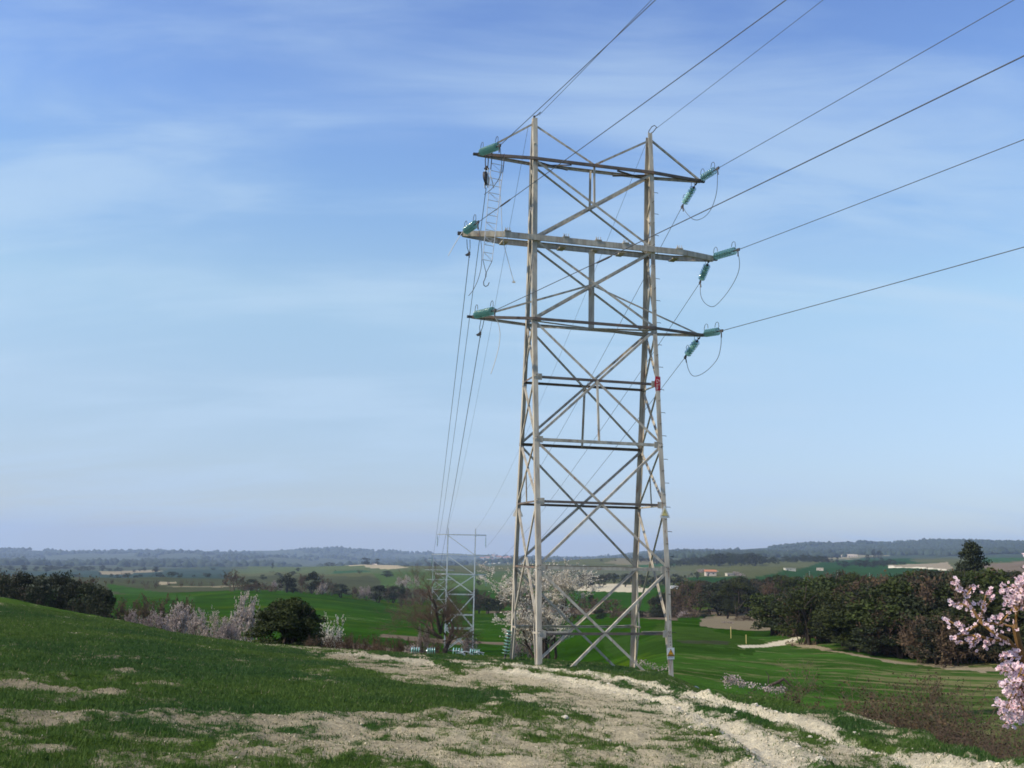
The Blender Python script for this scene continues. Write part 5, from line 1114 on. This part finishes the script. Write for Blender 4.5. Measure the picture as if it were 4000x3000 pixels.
# woods on the ridges, one mass each
def ridge_wood(x0, x1, r0, r1, n, hh, name, label, dens=.5):
    g = np.random.default_rng(int(x0)+905); VV = []; FF = []; o = 0
    ico = [(0,0,1),(.9,0,.35),(.28,.85,.35),(-.73,.53,.35),(-.73,-.53,.35),(.28,-.85,.35),(.8,.5,-.4),(-.3,.9,-.4),(-1,0,-.4),(-.3,-.9,-.4),(.8,-.5,-.4)]
    icf = [(0,1,2),(0,2,3),(0,3,4),(0,4,5),(0,5,1),(1,6,2),(2,6,7),(2,7,3),(3,7,8),(3,8,4),(4,8,9),(4,9,5),(5,9,10),(5,10,1),(1,10,6)]
    az0, az1 = az_of(x0, 2150), az_of(x1, 2150); az = np.radians(g.uniform(az0, az1, n)); r = g.uniform(r0, r1, n); xs = r*np.sin(az); ys = r*np.cos(az)
    k = fbm(xs/260, ys/260, 3, 77) > dens; xs, ys, r = xs[k], ys[k], r[k]; zs = full_z(xs, ys); n = len(xs)
    V = np.array(ico)[None]*g.uniform(.6, 1.3, (n, 11, 1)); sc = g.uniform(.6, 1.5, (n, 1, 1))*hh
    V = V*sc*np.array([.75, .75, .65])+np.stack([xs, ys, zs+hh*.45], -1)[:, None]
    Fq = (np.arange(n)[:, None, None]*11+np.array(icf)[None]).reshape(-1, 3)
    tag(link(name, mesh_np(name, V.reshape(-1, 3), Fq, M['wood_far'])), label, 'wood', kind='stuff')
ridge_wood(3350, 4300, 2300, 4100, 9000, 10, 'distant_wood', 'dark pine wood covering the skyline ridge on the far right', .42)
ridge_wood(2560, 3400, 1900, 4600, 7000, 9, 'distant_wood', 'bluish woods on the low ridge behind the big tower', .52)
ridge_wood(-300, 1700, 2600, 6400, 8000, 14, 'distant_wood', 'blue hazy woods on the long skyline ridge on the left', .5)
ridge_wood(1700, 2560, 2600, 6000, 3500, 10, 'distant_wood', 'hazy woods around the distant town', .55)

# ------------------------------------------------------------------ bare tree and the big white almond behind the tower
def big_tree(px, py_top, r, base, seedv, label, mats, trunk_r, H, starts, blossoms=0, bsize=.04, bmat='blossom', depth=4, up=.1, wob=.2, nch=(3, 4), name='bare_tree', ang=(.4, .9), ratio=(.55, .8), ln=.5, minr=.0045, lift=0):
    g = np.random.default_rng(seedv); p = at(px, 2500, r); z0 = gz(p[0], p[1])+lift; root = empty(name, (p[0], p[1], z0)); tag(root, label, 'tree')
    sg = []
    for (bx, d, l, tr_) in starts: grow(g, np.array(bx, float), norm(np.array(d, float)), l, tr_, depth, sg, up=up, wob=wob, nch=nch, ang=ang, ratio=ratio)
    th = [s for s in sg if s[4] == 0]; mb = MB()
    for s in th: mb.tube([s[0], s[1]], [s[2], s[3]], 8, False)
    mb.build('trunk', M[mats[0]], root)
    link('branches', seg_mesh([s for s in sg if s[4] > 0], 'branches', M[mats[1]], minr), root)
    if blossoms:
        q = pts_on(sg, blossoms, g, 1)+g.normal(0, .018, (blossoms, 3)); V, Fq = cards(q, bsize, g, 1.0); link('blossom', mesh_np('blossom', V, Fq, M[bmat]), root)
    return root
big_tree(1742, 2220, 39.5, 0, 21, 'leafless brown tree with a dark leaning trunk in front of the galvanised tower', ('bark', 'twig'), .11, 3.3,
         [((0, 0, -.1), (-.12, 0, 1), 1.7, .10), ((-.15, 0, .95), (-.75, .1, .6), 1.25, .07), ((-.2, 0, 1.2), (-.25, .1, 1), 1.7, .07), ((-.2, 0, 1.15), (.35, -.1, .8), 1.0, .05), ((-.1, 0, .8), (.8, 0, .35), .75, .035), ((0, 0, .3), (-.8, .2, .3), .8, .02), ((-.12, 0, .9), (-.95, 0, .25), 1.1, .03)],
         depth=4, up=.05, wob=.18, nch=(4, 6), ang=(.35, .9), minr=.003).scale = (1.1, 1.0, .76)
st = [((tr.uniform(-.3, .35), tr.uniform(-.2, .2), -.1), (tr.uniform(-.55, .6), tr.uniform(-.4, .4), 1), tr.uniform(1.4, 1.9), tr.uniform(.04, .06)) for _ in range(10)]
st += [((tr.uniform(-.9, .9), tr.uniform(-.3, .3), 1.7), (tr.uniform(-.45, .35), tr.uniform(-.3, .3), 1), tr.uniform(1.5, 2.1), .016) for _ in range(9)]
big_tree(2125, 2130, 38.0, 0, 33, 'big almond tree in white blossom behind the left legs of the big tower', ('bark', 'bark'), .07, 4.2, st, 40000, .040, depth=3, up=.12, wob=.15, nch=(4, 5), name='almond_tree', ang=(.35, .95), ratio=(.45, .7), minr=.004).scale = (1.12, 1.0, .76)
mb = MB(); g_ = at(2128, 2520, 37.3); zg = gz(g_[0], g_[1])
for k in range(9):
    a_ = tr.uniform(-1, 1); mb.tube([(g_[0]+a_*.12, g_[1], zg-.1), (g_[0]+a_*.25, g_[1]+tr.uniform(-.1, .1), zg+.6), (g_[0]+a_*.5, g_[1], zg+tr.uniform(.7, 1.0))], [.045, .035, .015], 7)
tag(mb.build('old_stump', M['bark']), 'cluster of thick dark stems at the foot of the big white almond', 'stump')

# ------------------------------------------------------------------ pink almond reaching in from the right
def near_almond():
    g = np.random.default_rng(5); r0 = 6.6
    base = at(4130, 2960, r0+.4); base[2] = gz(base[0], base[1])
    root = empty('almond_tree', tuple(base)); tag(root, 'pink almond in full blossom reaching in from the right edge, close to the viewer', 'tree')
    P = lambda x, y, dr=0: at(x, y, r0+dr)-base
    main = [([(4130,2960,.4),(4080,2800,.3),(4040,2650,.2),(3990,2560,.1),(3965,2450,0),(3972,2380,0),(3990,2290,.1),(4020,2200,.2)], .022),
            ([(3990,2560,.1),(3940,2500,0),(3880,2470,-.1),(3830,2430,-.1),(3800,2380,-.1),(3775,2330,-.1),(3740,2290,-.1)], .010),
            ([(3830,2430,-.1),(3840,2370,-.1),(3850,2330,0),(3862,2315,0)], .006), ([(3800,2380,-.1),(3760,2360,-.1),(3720,2362,-.1)], .005), ([(3775,2330,-.1),(3790,2305,-.1),(3805,2285,-.1)], .005), ([(3760,2312,-.1),(3725,2272,-.2)], .004),
            ([(3820,2440,-.1),(3780,2465,-.1),(3735,2440,-.2),(3700,2422,-.2)], .006), ([(3940,2500,0),(3880,2500,0),(3820,2485,-.1),(3765,2480,-.1),(3720,2492,-.1)], .007), ([(3820,2485,-.1),(3800,2510,-.1),(3745,2512,-.1)], .004), ([(3800,2495,-.1),(3805,2525,-.1)], .004), ([(3870,2500,0),(3850,2520,0),(3855,2510,0)], .004),
            ([(3830,2400,0),(3870,2345,0),(3875,2325,0)], .004), ([(3850,2430,0),(3900,2440,0),(3930,2410,0),(3960,2370,0)], .006), ([(3972,2380,0),(3930,2330,0),(3910,2295,-.1)], .007), ([(3990,2290,.1),(3950,2300,0),(3935,2290,0)], .006), ([(3990,2300,.1),(4020,2240,.1),(4010,2180,.1)], .007),
            ([(3965,2450,0),(3920,2440,0),(3905,2410,0)], .006), ([(3990,2560,.1),(3960,2570,0),(3930,2545,0)], .006)]
    for k in range(26): main.append(([(4060+g.uniform(-30, 60), 2560+g.uniform(0, 230), .2), (3990+g.uniform(-20, 60), 2600+g.uniform(0, 210), g.uniform(-.2, .2)), (3900+g.uniform(0, 80), 2560+g.uniform(0, 270), g.uniform(-.4, .2))], .006))
    for k in range(16): main.append(([(3990, 2400-g.uniform(0, 150), .1), (4000+g.uniform(-40, 50), 2330-g.uniform(-60, 100), g.uniform(-.1, .3)), (3990+g.uniform(-60, 90), 2270-g.uniform(-90, 100), g.uniform(-.2, .4))], .005))
    centers = []
    for pl, r_ in main:
        pp = [P(*q) for q in pl]; mb = MB(); mb.tube(pp, [max(.003, 1.25*r_*(1-.6*i/(len(pp)-1))) for i in range(len(pp))], 7); mb.build('branch', M['ochre_bark'], root)
        if r_ < .02:
            n = 0
            for a_, b_ in zip(pp[:-1], pp[1:]):
                L_ = np.linalg.norm(b_-a_)
                for _ in range(int(L_*75)+1): centers.append(a_+(b_-a_)*g.uniform(0, 1)+g.normal(0, .014, 3))
            for _ in range(5): centers.append(pp[-1]+g.normal(0, .012, 3))
    C = np.array(centers); nF = len(C); VV = []; HH = []; FF = []; HF = []
    nv = norm(np.array([0, 0, 0])-base-P(3900, 2500)+0*C[0])
    for i in range(nF):
        n_ = norm(g.normal(size=3)+np.array([-.3, -.9, .3])*.8); a_ = norm(np.cross(n_, g.normal(size=3))); b_ = np.cross(n_, a_); R_ = g.uniform(.009, .0145); c = C[i]; cup = g.uniform(.1, .8)
        for k in range(5):
            t = 2*pi*k/5; u = a_*cos(t)+b_*sin(t); w = -a_*sin(t)+b_*cos(t); o = len(VV)
            VV += [c, c+u*R_*.55-w*R_*.42+n_*R_*cup*.5, c+u*R_*1.0-w*R_*.3+n_*R_*cup, c+u*R_*1.05+w*R_*.3+n_*R_*cup, c+u*R_*.55+w*R_*.42+n_*R_*cup*.5]
            FF.append((o, o+1, o+2, o+3, o+4))
        o = len(HH); HH += [c+n_*.003+a_*.0035, c+n_*.003+b_*.0035, c+n_*.003-a_*.0035, c+n_*.003-b_*.0035]; HF.append((o, o+1, o+2, o+3))
    link('blossom', mesh_np('blossom', np.array(VV), np.array(FF), M['pink']), root); link('blossom_hearts', mesh_np('blossom_hearts', np.array(HH), np.array(HF), M['pinkc']), root)
near_almond()

# ------------------------------------------------------------------ brambles, cut branches, weeds and stones of the near slope
def bush(px, top, r, wpx, seedv, label, group=None, mat='redtwig', leaves=900, name='bramble_bush', dead=False, dens=9):
    g = np.random.default_rng(seedv); p = at(px, top, r); z0 = gz(p[0], p[1]); H = max(.3, p[2]-z0); W2 = wpx*r/F/2
    root = empty(name, (p[0], p[1], z0)); tag(root, label, 'bush', group); sg = []
    for _ in range(dens): grow(g, np.array([g.uniform(-.7, .7)*W2, g.uniform(-.5, .5)*W2, -.05]), norm(np.array([g.normal(0, .6), g.normal(0, .5), 1.0])), H*g.uniform(.5, .85), .012, 3, sg, up=.02, wob=.3, nch=(3, 4), ratio=(.5, .8))
    sg = [s for s in sg if s[1][2] < H*1.15]
    link('stems', seg_mesh(sg, 'stems', M['twig'], .0028), root)
    if leaves:
        q = pts_on(sg, leaves, g, 1)+g.normal(0, .03, (leaves, 3)); V, Fq = cards(q, .05, g, .7); link('leaves', mesh_np('leaves', V, Fq, M[mat]), root)
    return root
for k, (x, t, r, w) in enumerate(((3120,2725,24,80),(3150,2720,25,90),(3360,2745,24,110),(3425,2732,24,120),(3490,2718,24,130),(3550,2700,25,130),(3600,2698,24,130),(3655,2712,24,130),(3710,2742,23,130),(3790,2795,22,150),(3880,2822,21,160),(3970,2848,20,160))):
    bush(x, t, r, w, 60+k, 'reddish brown bramble in the gully below the track at lower right' if k > 1 else 'small low bramble between the cut branches and the large brambles', 'brambles in the gully' if k > 1 else 'small brambles by the cut branches', leaves=(3200 if k < 9 else 1700) if k > 1 else 700, dens=14 if k > 1 else 6, mat='redtwig' if k < 9 else 'scrub')
bush(3075, 2618, 25.5, 110, 90, 'heap of thin brown cut twigs beside the fallen curved branch', None, 'scrub', 900, 'brush_heap', dens=9)
mb = MB(); r_ = 25; mb.tube([at(x, y, r_) for x, y in ((2985,2692),(3010,2676),(3040,2664),(3060,2652),(3072,2662),(3088,2680))], [.02,.03,.035,.035,.028,.015], 7)
mb.tube([at(x, y, r_) for x, y in ((3000,2672),(3003,2640),(2990,2622))], [.015,.012,.005], 6)
mb.tube([at(x, y, r_) for x, y in ((3040,2664),(3065,2690),(3100,2705))], [.02,.015,.008], 6); tag(mb.build('fallen_branch', M['bark']), 'curved dark fallen branch on the verge right of the tower', 'branch')
def blossom_patch(pts, r, n, sx, sy, lab):
    g = np.random.default_rng(n); c = []
    for x, y in pts: 
        p = at(x, y, r); p = np.array([p[0], p[1], max(p[2], gz(p[0], p[1])+.08)]); c.append(p+g.normal(0, 1, (n, 3))*np.array([sx, sx, sy]))
    V, Fq = cards(np.vstack(c), .035, g, 1); o = link('fallen_blossom', mesh_np('fallen_blossom', V, Fq, M['lilac'])); tag(o, lab, 'branch')
blossom_patch([(2840,2655),(2860,2648),(2885,2662),(2900,2670),(2855,2668)], 25.2, 90, .07, .05, 'cut almond branch with pale blossom lying on the verge right of the tower')
blossom_patch([(2940,2678),(2990,2688),(3010,2692),(3040,2696),(3055,2690)], 24.6, 60, .07, .035, 'cut almond branch with pale blossom in front of the fallen curved branch')
blossom_patch([(2500,2585),(2525,2596),(2560,2606),(2590,2612)], 30.2, 50, .10, .05, 'small pale blossom sprigs on the grass between the right legs')
def stone(px, py, size, label, seedv, cat='stone'):
    p = hit(px, py); g = random.Random(seedv); mb = MB(); s_ = size; n = 8; vs = []
    for j, (h, w) in enumerate(((-.3, .8), (.15, 1.0), (.55, .75), (.8, .35))):
        for k in range(n): a_ = 2*pi*k/n; q = w*g.uniform(.75, 1.2); vs.append((p[0]+s_*q*cos(a_)*1.2, p[1]+s_*q*sin(a_), gz(p[0], p[1])+s_*(h+g.uniform(-.1, .1))))
    fs = [(j*n+k, j*n+(k+1) % n, (j+1)*n+(k+1) % n, (j+1)*n+k) for j in range(3) for k in range(n)]+[tuple(3*n+k for k in range(n))]
    mb.add(vs, fs); tag(mb.build('stone', M['rock']), label, cat, None)
stone(2208, 2812, .05, 'pale angular stone among the grass tufts left of the wheel ruts', 1)
stone(2716, 2688, .10, 'square pale stone on the edge between the track and the green verge', 2)
stone(3205, 2985, .05, 'flat pale stone at the bottom edge beside the right wheel rut', 3)
stone(2375, 2880, .03, 'small pale stone in the tufts in the middle foreground', 4)
g = random.Random(9)
for k in range(46):
    pl = RUT1 if k % 2 else RUT2; i = g.randrange(1, len(pl)-2); t = g.random(); q = pl[i]*(1-t)+pl[i+1]*t; q = q+np.array([g.choice([-1, 1])*g.uniform(.25, .6), g.uniform(-.2, .2)])
    u, v = proj(np.array([q[0]]), np.array([q[1]]), base_z(q[:1], q[1:]))
    if not (1500 < u[0] < 4000 and v[0] < 3010): continue
    p = np.array([q[0], q[1]]); s_ = g.uniform(.012, .04); mb = MB(); vs = []; zz = gz(*p)
    for j, (h, w) in enumerate(((-.3, .8), (.2, 1.0), (.7, .5))):
        for m_ in range(6): a_ = 2*pi*m_/6; qq = w*g.uniform(.7, 1.25); vs.append((p[0]+s_*qq*cos(a_)*1.2, p[1]+s_*qq*sin(a_), zz+s_*h))
    mb.add(vs, [(j*6+m_, j*6+(m_+1) % 6, (j+1)*6+(m_+1) % 6, (j+1)*6+m_) for j in range(2) for m_ in range(6)]+[tuple(12+m_ for m_ in range(6))])
    tag(mb.build('soil_clod', M['rock']), 'pale clod of marl thrown up beside the wheel ruts', 'clod', 'clods beside the wheel ruts')

# ------------------------------------------------------------------ buildings, posts and the far mast
def house(px, base, r, wm, hm, dm, label, wall='wall', roof='terra', rot=0.0, name='house', group=None, gable=True, windows=2):
    p = at(px, base, r); z0 = gz(p[0], p[1]); root = empty(name, (p[0], p[1], z0), rot-math.atan2(p[0], p[1])); tag(root, label, 'building', group)
    mb = MB(); mb.box((0, 0, hm/2-.5), (wm/2, dm/2, hm/2+.5)); w = mb.build('wall', M[wall], root)
    mb = MB(); e = wm*.04+.15; rh = wm*.18 if gable else .25
    if gable: mb.add([(-wm/2-e, -dm/2-e, hm), (wm/2+e, -dm/2-e, hm), (wm/2+e, dm/2+e, hm), (-wm/2-e, dm/2+e, hm), (-wm/2-e, 0, hm+rh), (wm/2+e, 0, hm+rh)], [(0,1,5,4),(2,3,4,5),(0,4,3),(1,2,5),(0,3,2,1)])
    else: mb.box((0, 0, hm+.15), (wm/2+.2, dm/2+.2, .15))
    mb.build('roof', M[roof], root)
    for k in range(windows):
        mb = MB(); mb.box((-wm/2+wm*(k+.7)/(windows+.4), -dm/2-.02, hm*.55), (wm*.05+.1, .03, hm*.13)); mb.build('window', M['dark'], root)
    mb = MB(); mb.box((-wm*.28, -dm/2-.02, hm*.2), (wm*.05+.15, .035, hm*.2)); mb.build('door', M['dark'], root)
    return root
house(2775, 2254, 740, 7.5, 3.0, 5, 'small terracotta roofed farmhouse among trees right of the big tower', 'wall', 'terra', .2)
house(2640, 2281, 560, 5.5, 1.2, 4, 'low whitish shed just right of the big tower leg', 'wallw', 'wallw', .1, 'shed', None, False, 1)
house(3203, 2227, 900, 5.5, 2.2, 4, 'small square stone hut at the edge of the green valley field', 'wall', 'wall', 0, 'hut', None, False, 1)
house(3085, 2241, 820, 8, 1.6, 5, 'low pale ruin in the green field above the near wood', 'rock', 'rock', .3, 'ruin', None, False, 1)
house(1879, 2263, 760, 3.6, 2.2, 3, 'small pinkish stone hut with dark doorway right of the galvanised tower', 'wall', 'wall', 0, 'hut', None, False, 0)
house(1463, 2205, 1440, 6, 2.6, 5, 'tiny white house beside the hilltop trees', 'wallw', 'wall', 0)
house(2850, 2250, 730, 5, 1.6, 4, 'pale rubble wall corner beside the blossoming trees near the farmhouse', 'rock', 'rock', .4, 'ruin', None, False, 0)
house(2190, 2174, 5600, 44, 10, 20, 'long white building on the skyline behind the almond tree', 'wallw', 'wallw', 0, 'warehouse', None, False, 3)
g = random.Random(3)
for k in range(16):
    house(1885+k*11+g.uniform(-4, 4), 2192+g.uniform(-4, 5), 4300+g.uniform(-200, 200), g.uniform(9, 20), g.uniform(7, 16), 10, 'tiny pale house of the distant town behind the galvanised tower', g.choice(['wallw', 'wall', 'wall']), 'terra', g.uniform(-.5, .5), 'house', 'distant town')
for k in range(11):
    house(3045+k*8.5+g.uniform(-3, 3), 2158-6*math.sin(k/10*pi), 2900+g.uniform(-80, 80), g.uniform(6, 11), g.uniform(4, 7), 7, 'tiny ochre house of the ridge village on the right', 'wall', 'wall', g.uniform(-.5, .5), 'house', 'ridge village')
for k, x in enumerate((2948, 2962, 3290, 3322, 3340)):
    house(x, 2160, 2700 if x < 3100 else 2300, g.uniform(6, 12), 4, 6, 'tiny ochre building on the wooded ridge '+('left' if x < 3100 else 'right')+' of the ridge village', 'wall', 'wall', .2, 'house', 'outlying ridge houses')
for k in range(9):
    house(1845+k*17+g.uniform(-6, 6), 2212+g.uniform(-4, 6), 2600+g.uniform(-200, 200), g.uniform(3, 6), 3, 4, 'tiny white dot of a house in the plain below the distant town', 'wallw', 'wallw', 0, 'house', 'houses in the plain')
for x, y0, y1, r, l in ((2855, 2476, 2450, 118, 'yellow marker post in the green field, the farther one'), (2915, 2514, 2482, 104, 'yellow marker post beside the dirt path, the nearer one')):
    a_ = at(x, y0, r); a_[2] = gz(a_[0], a_[1]); b_ = z_at(x, y1, r); mb = MB(); mb.tube([(a_[0], a_[1], a_[2]-.2), (a_[0], a_[1], b_)], .03, 8); mb.tube([(a_[0], a_[1], b_), (a_[0], a_[1], b_+.06)], [.04, .02], 8); tag(mb.build('marker_post', M['yellow']), l, 'post')
for k, (x, t) in enumerate(((3272,2233),(3140,2250),(3162,2232),(3258,2245),(3370,2249),(3396,2239))):
    p = at(x, t, 620); z0 = gz(p[0], p[1]); mb = MB(); mb.tube([(p[0], p[1], z0-.3), (p[0], p[1], p[2])], .06, 6); mb.box((p[0], p[1], p[2]), (.3, .05, .05)); tag(mb.build('thin_post', M['galv']), 'thin pale post standing in the green valley field above the near wood', 'post', 'thin posts in the valley field')
p = at(1930, 2195, 3300); z0 = gz(p[0], p[1]); zt = z_at(1930, 2158, 3300); mb = MB(); Hh = zt-z0
for sx in (-1, 1):
    for sy in (-1, 1): mb.tube([(p[0]+sx*2.6, p[1]+sy*2.6, z0-1), (p[0]+sx*.5, p[1]+sy*.5, zt)], .35, 4)
root = empty('distant_mast', (0, 0, 0)); tag(root, 'faint lattice mast on the skyline between the galvanised tower and the big tower', 'mast'); root.location = (p[0], p[1], z0)
lg = mb.build('legs', M['galv'], root); lg.location = (-p[0], -p[1], -z0)
for zz, t in ((.7, 6), (.82, 7), (.93, 5)):
    mb = MB(); mb.tube([(-t, 0, Hh*zz), (t, 0, Hh*zz)], .35, 4); mb.build('crossarm', M['galv'], root)
for k in range(6):
    z1, z2 = Hh*k/7, Hh*(k+1)/7; w1, w2 = 2.6-2.1*k/7, 2.6-2.1*(k+1)/7; mb = MB(); mb.tube([(-w1, -w1, z1), (w2, -w2, z2)], .2, 4); mb.tube([(w1, -w1, z1), (-w2, -w2, z2)], .2, 4); mb.build('brace', M['galv'], root)

# ------------------------------------------------------------------ the air
mb = MB(); mb.box((0, 0, 10), (14300, 14300, 230))
hz_ = bpy.data.materials.new('haze'); hz_.use_nodes = True; t = hz_.node_tree; t.nodes.clear()
out = N(t, 'ShaderNodeOutputMaterial'); pv = N(t, 'ShaderNodeVolumePrincipled'); pv.inputs['Color'].default_value = (.60, .74, 1.0, 1); pv.inputs['Density'].default_value = 1.15e-4; pv.inputs['Anisotropy'].default_value = .1
L(t, pv.outputs[0], out.inputs['Volume']); M['haze'] = hz_
tag(mb.build('haze', hz_), kind='stuff')
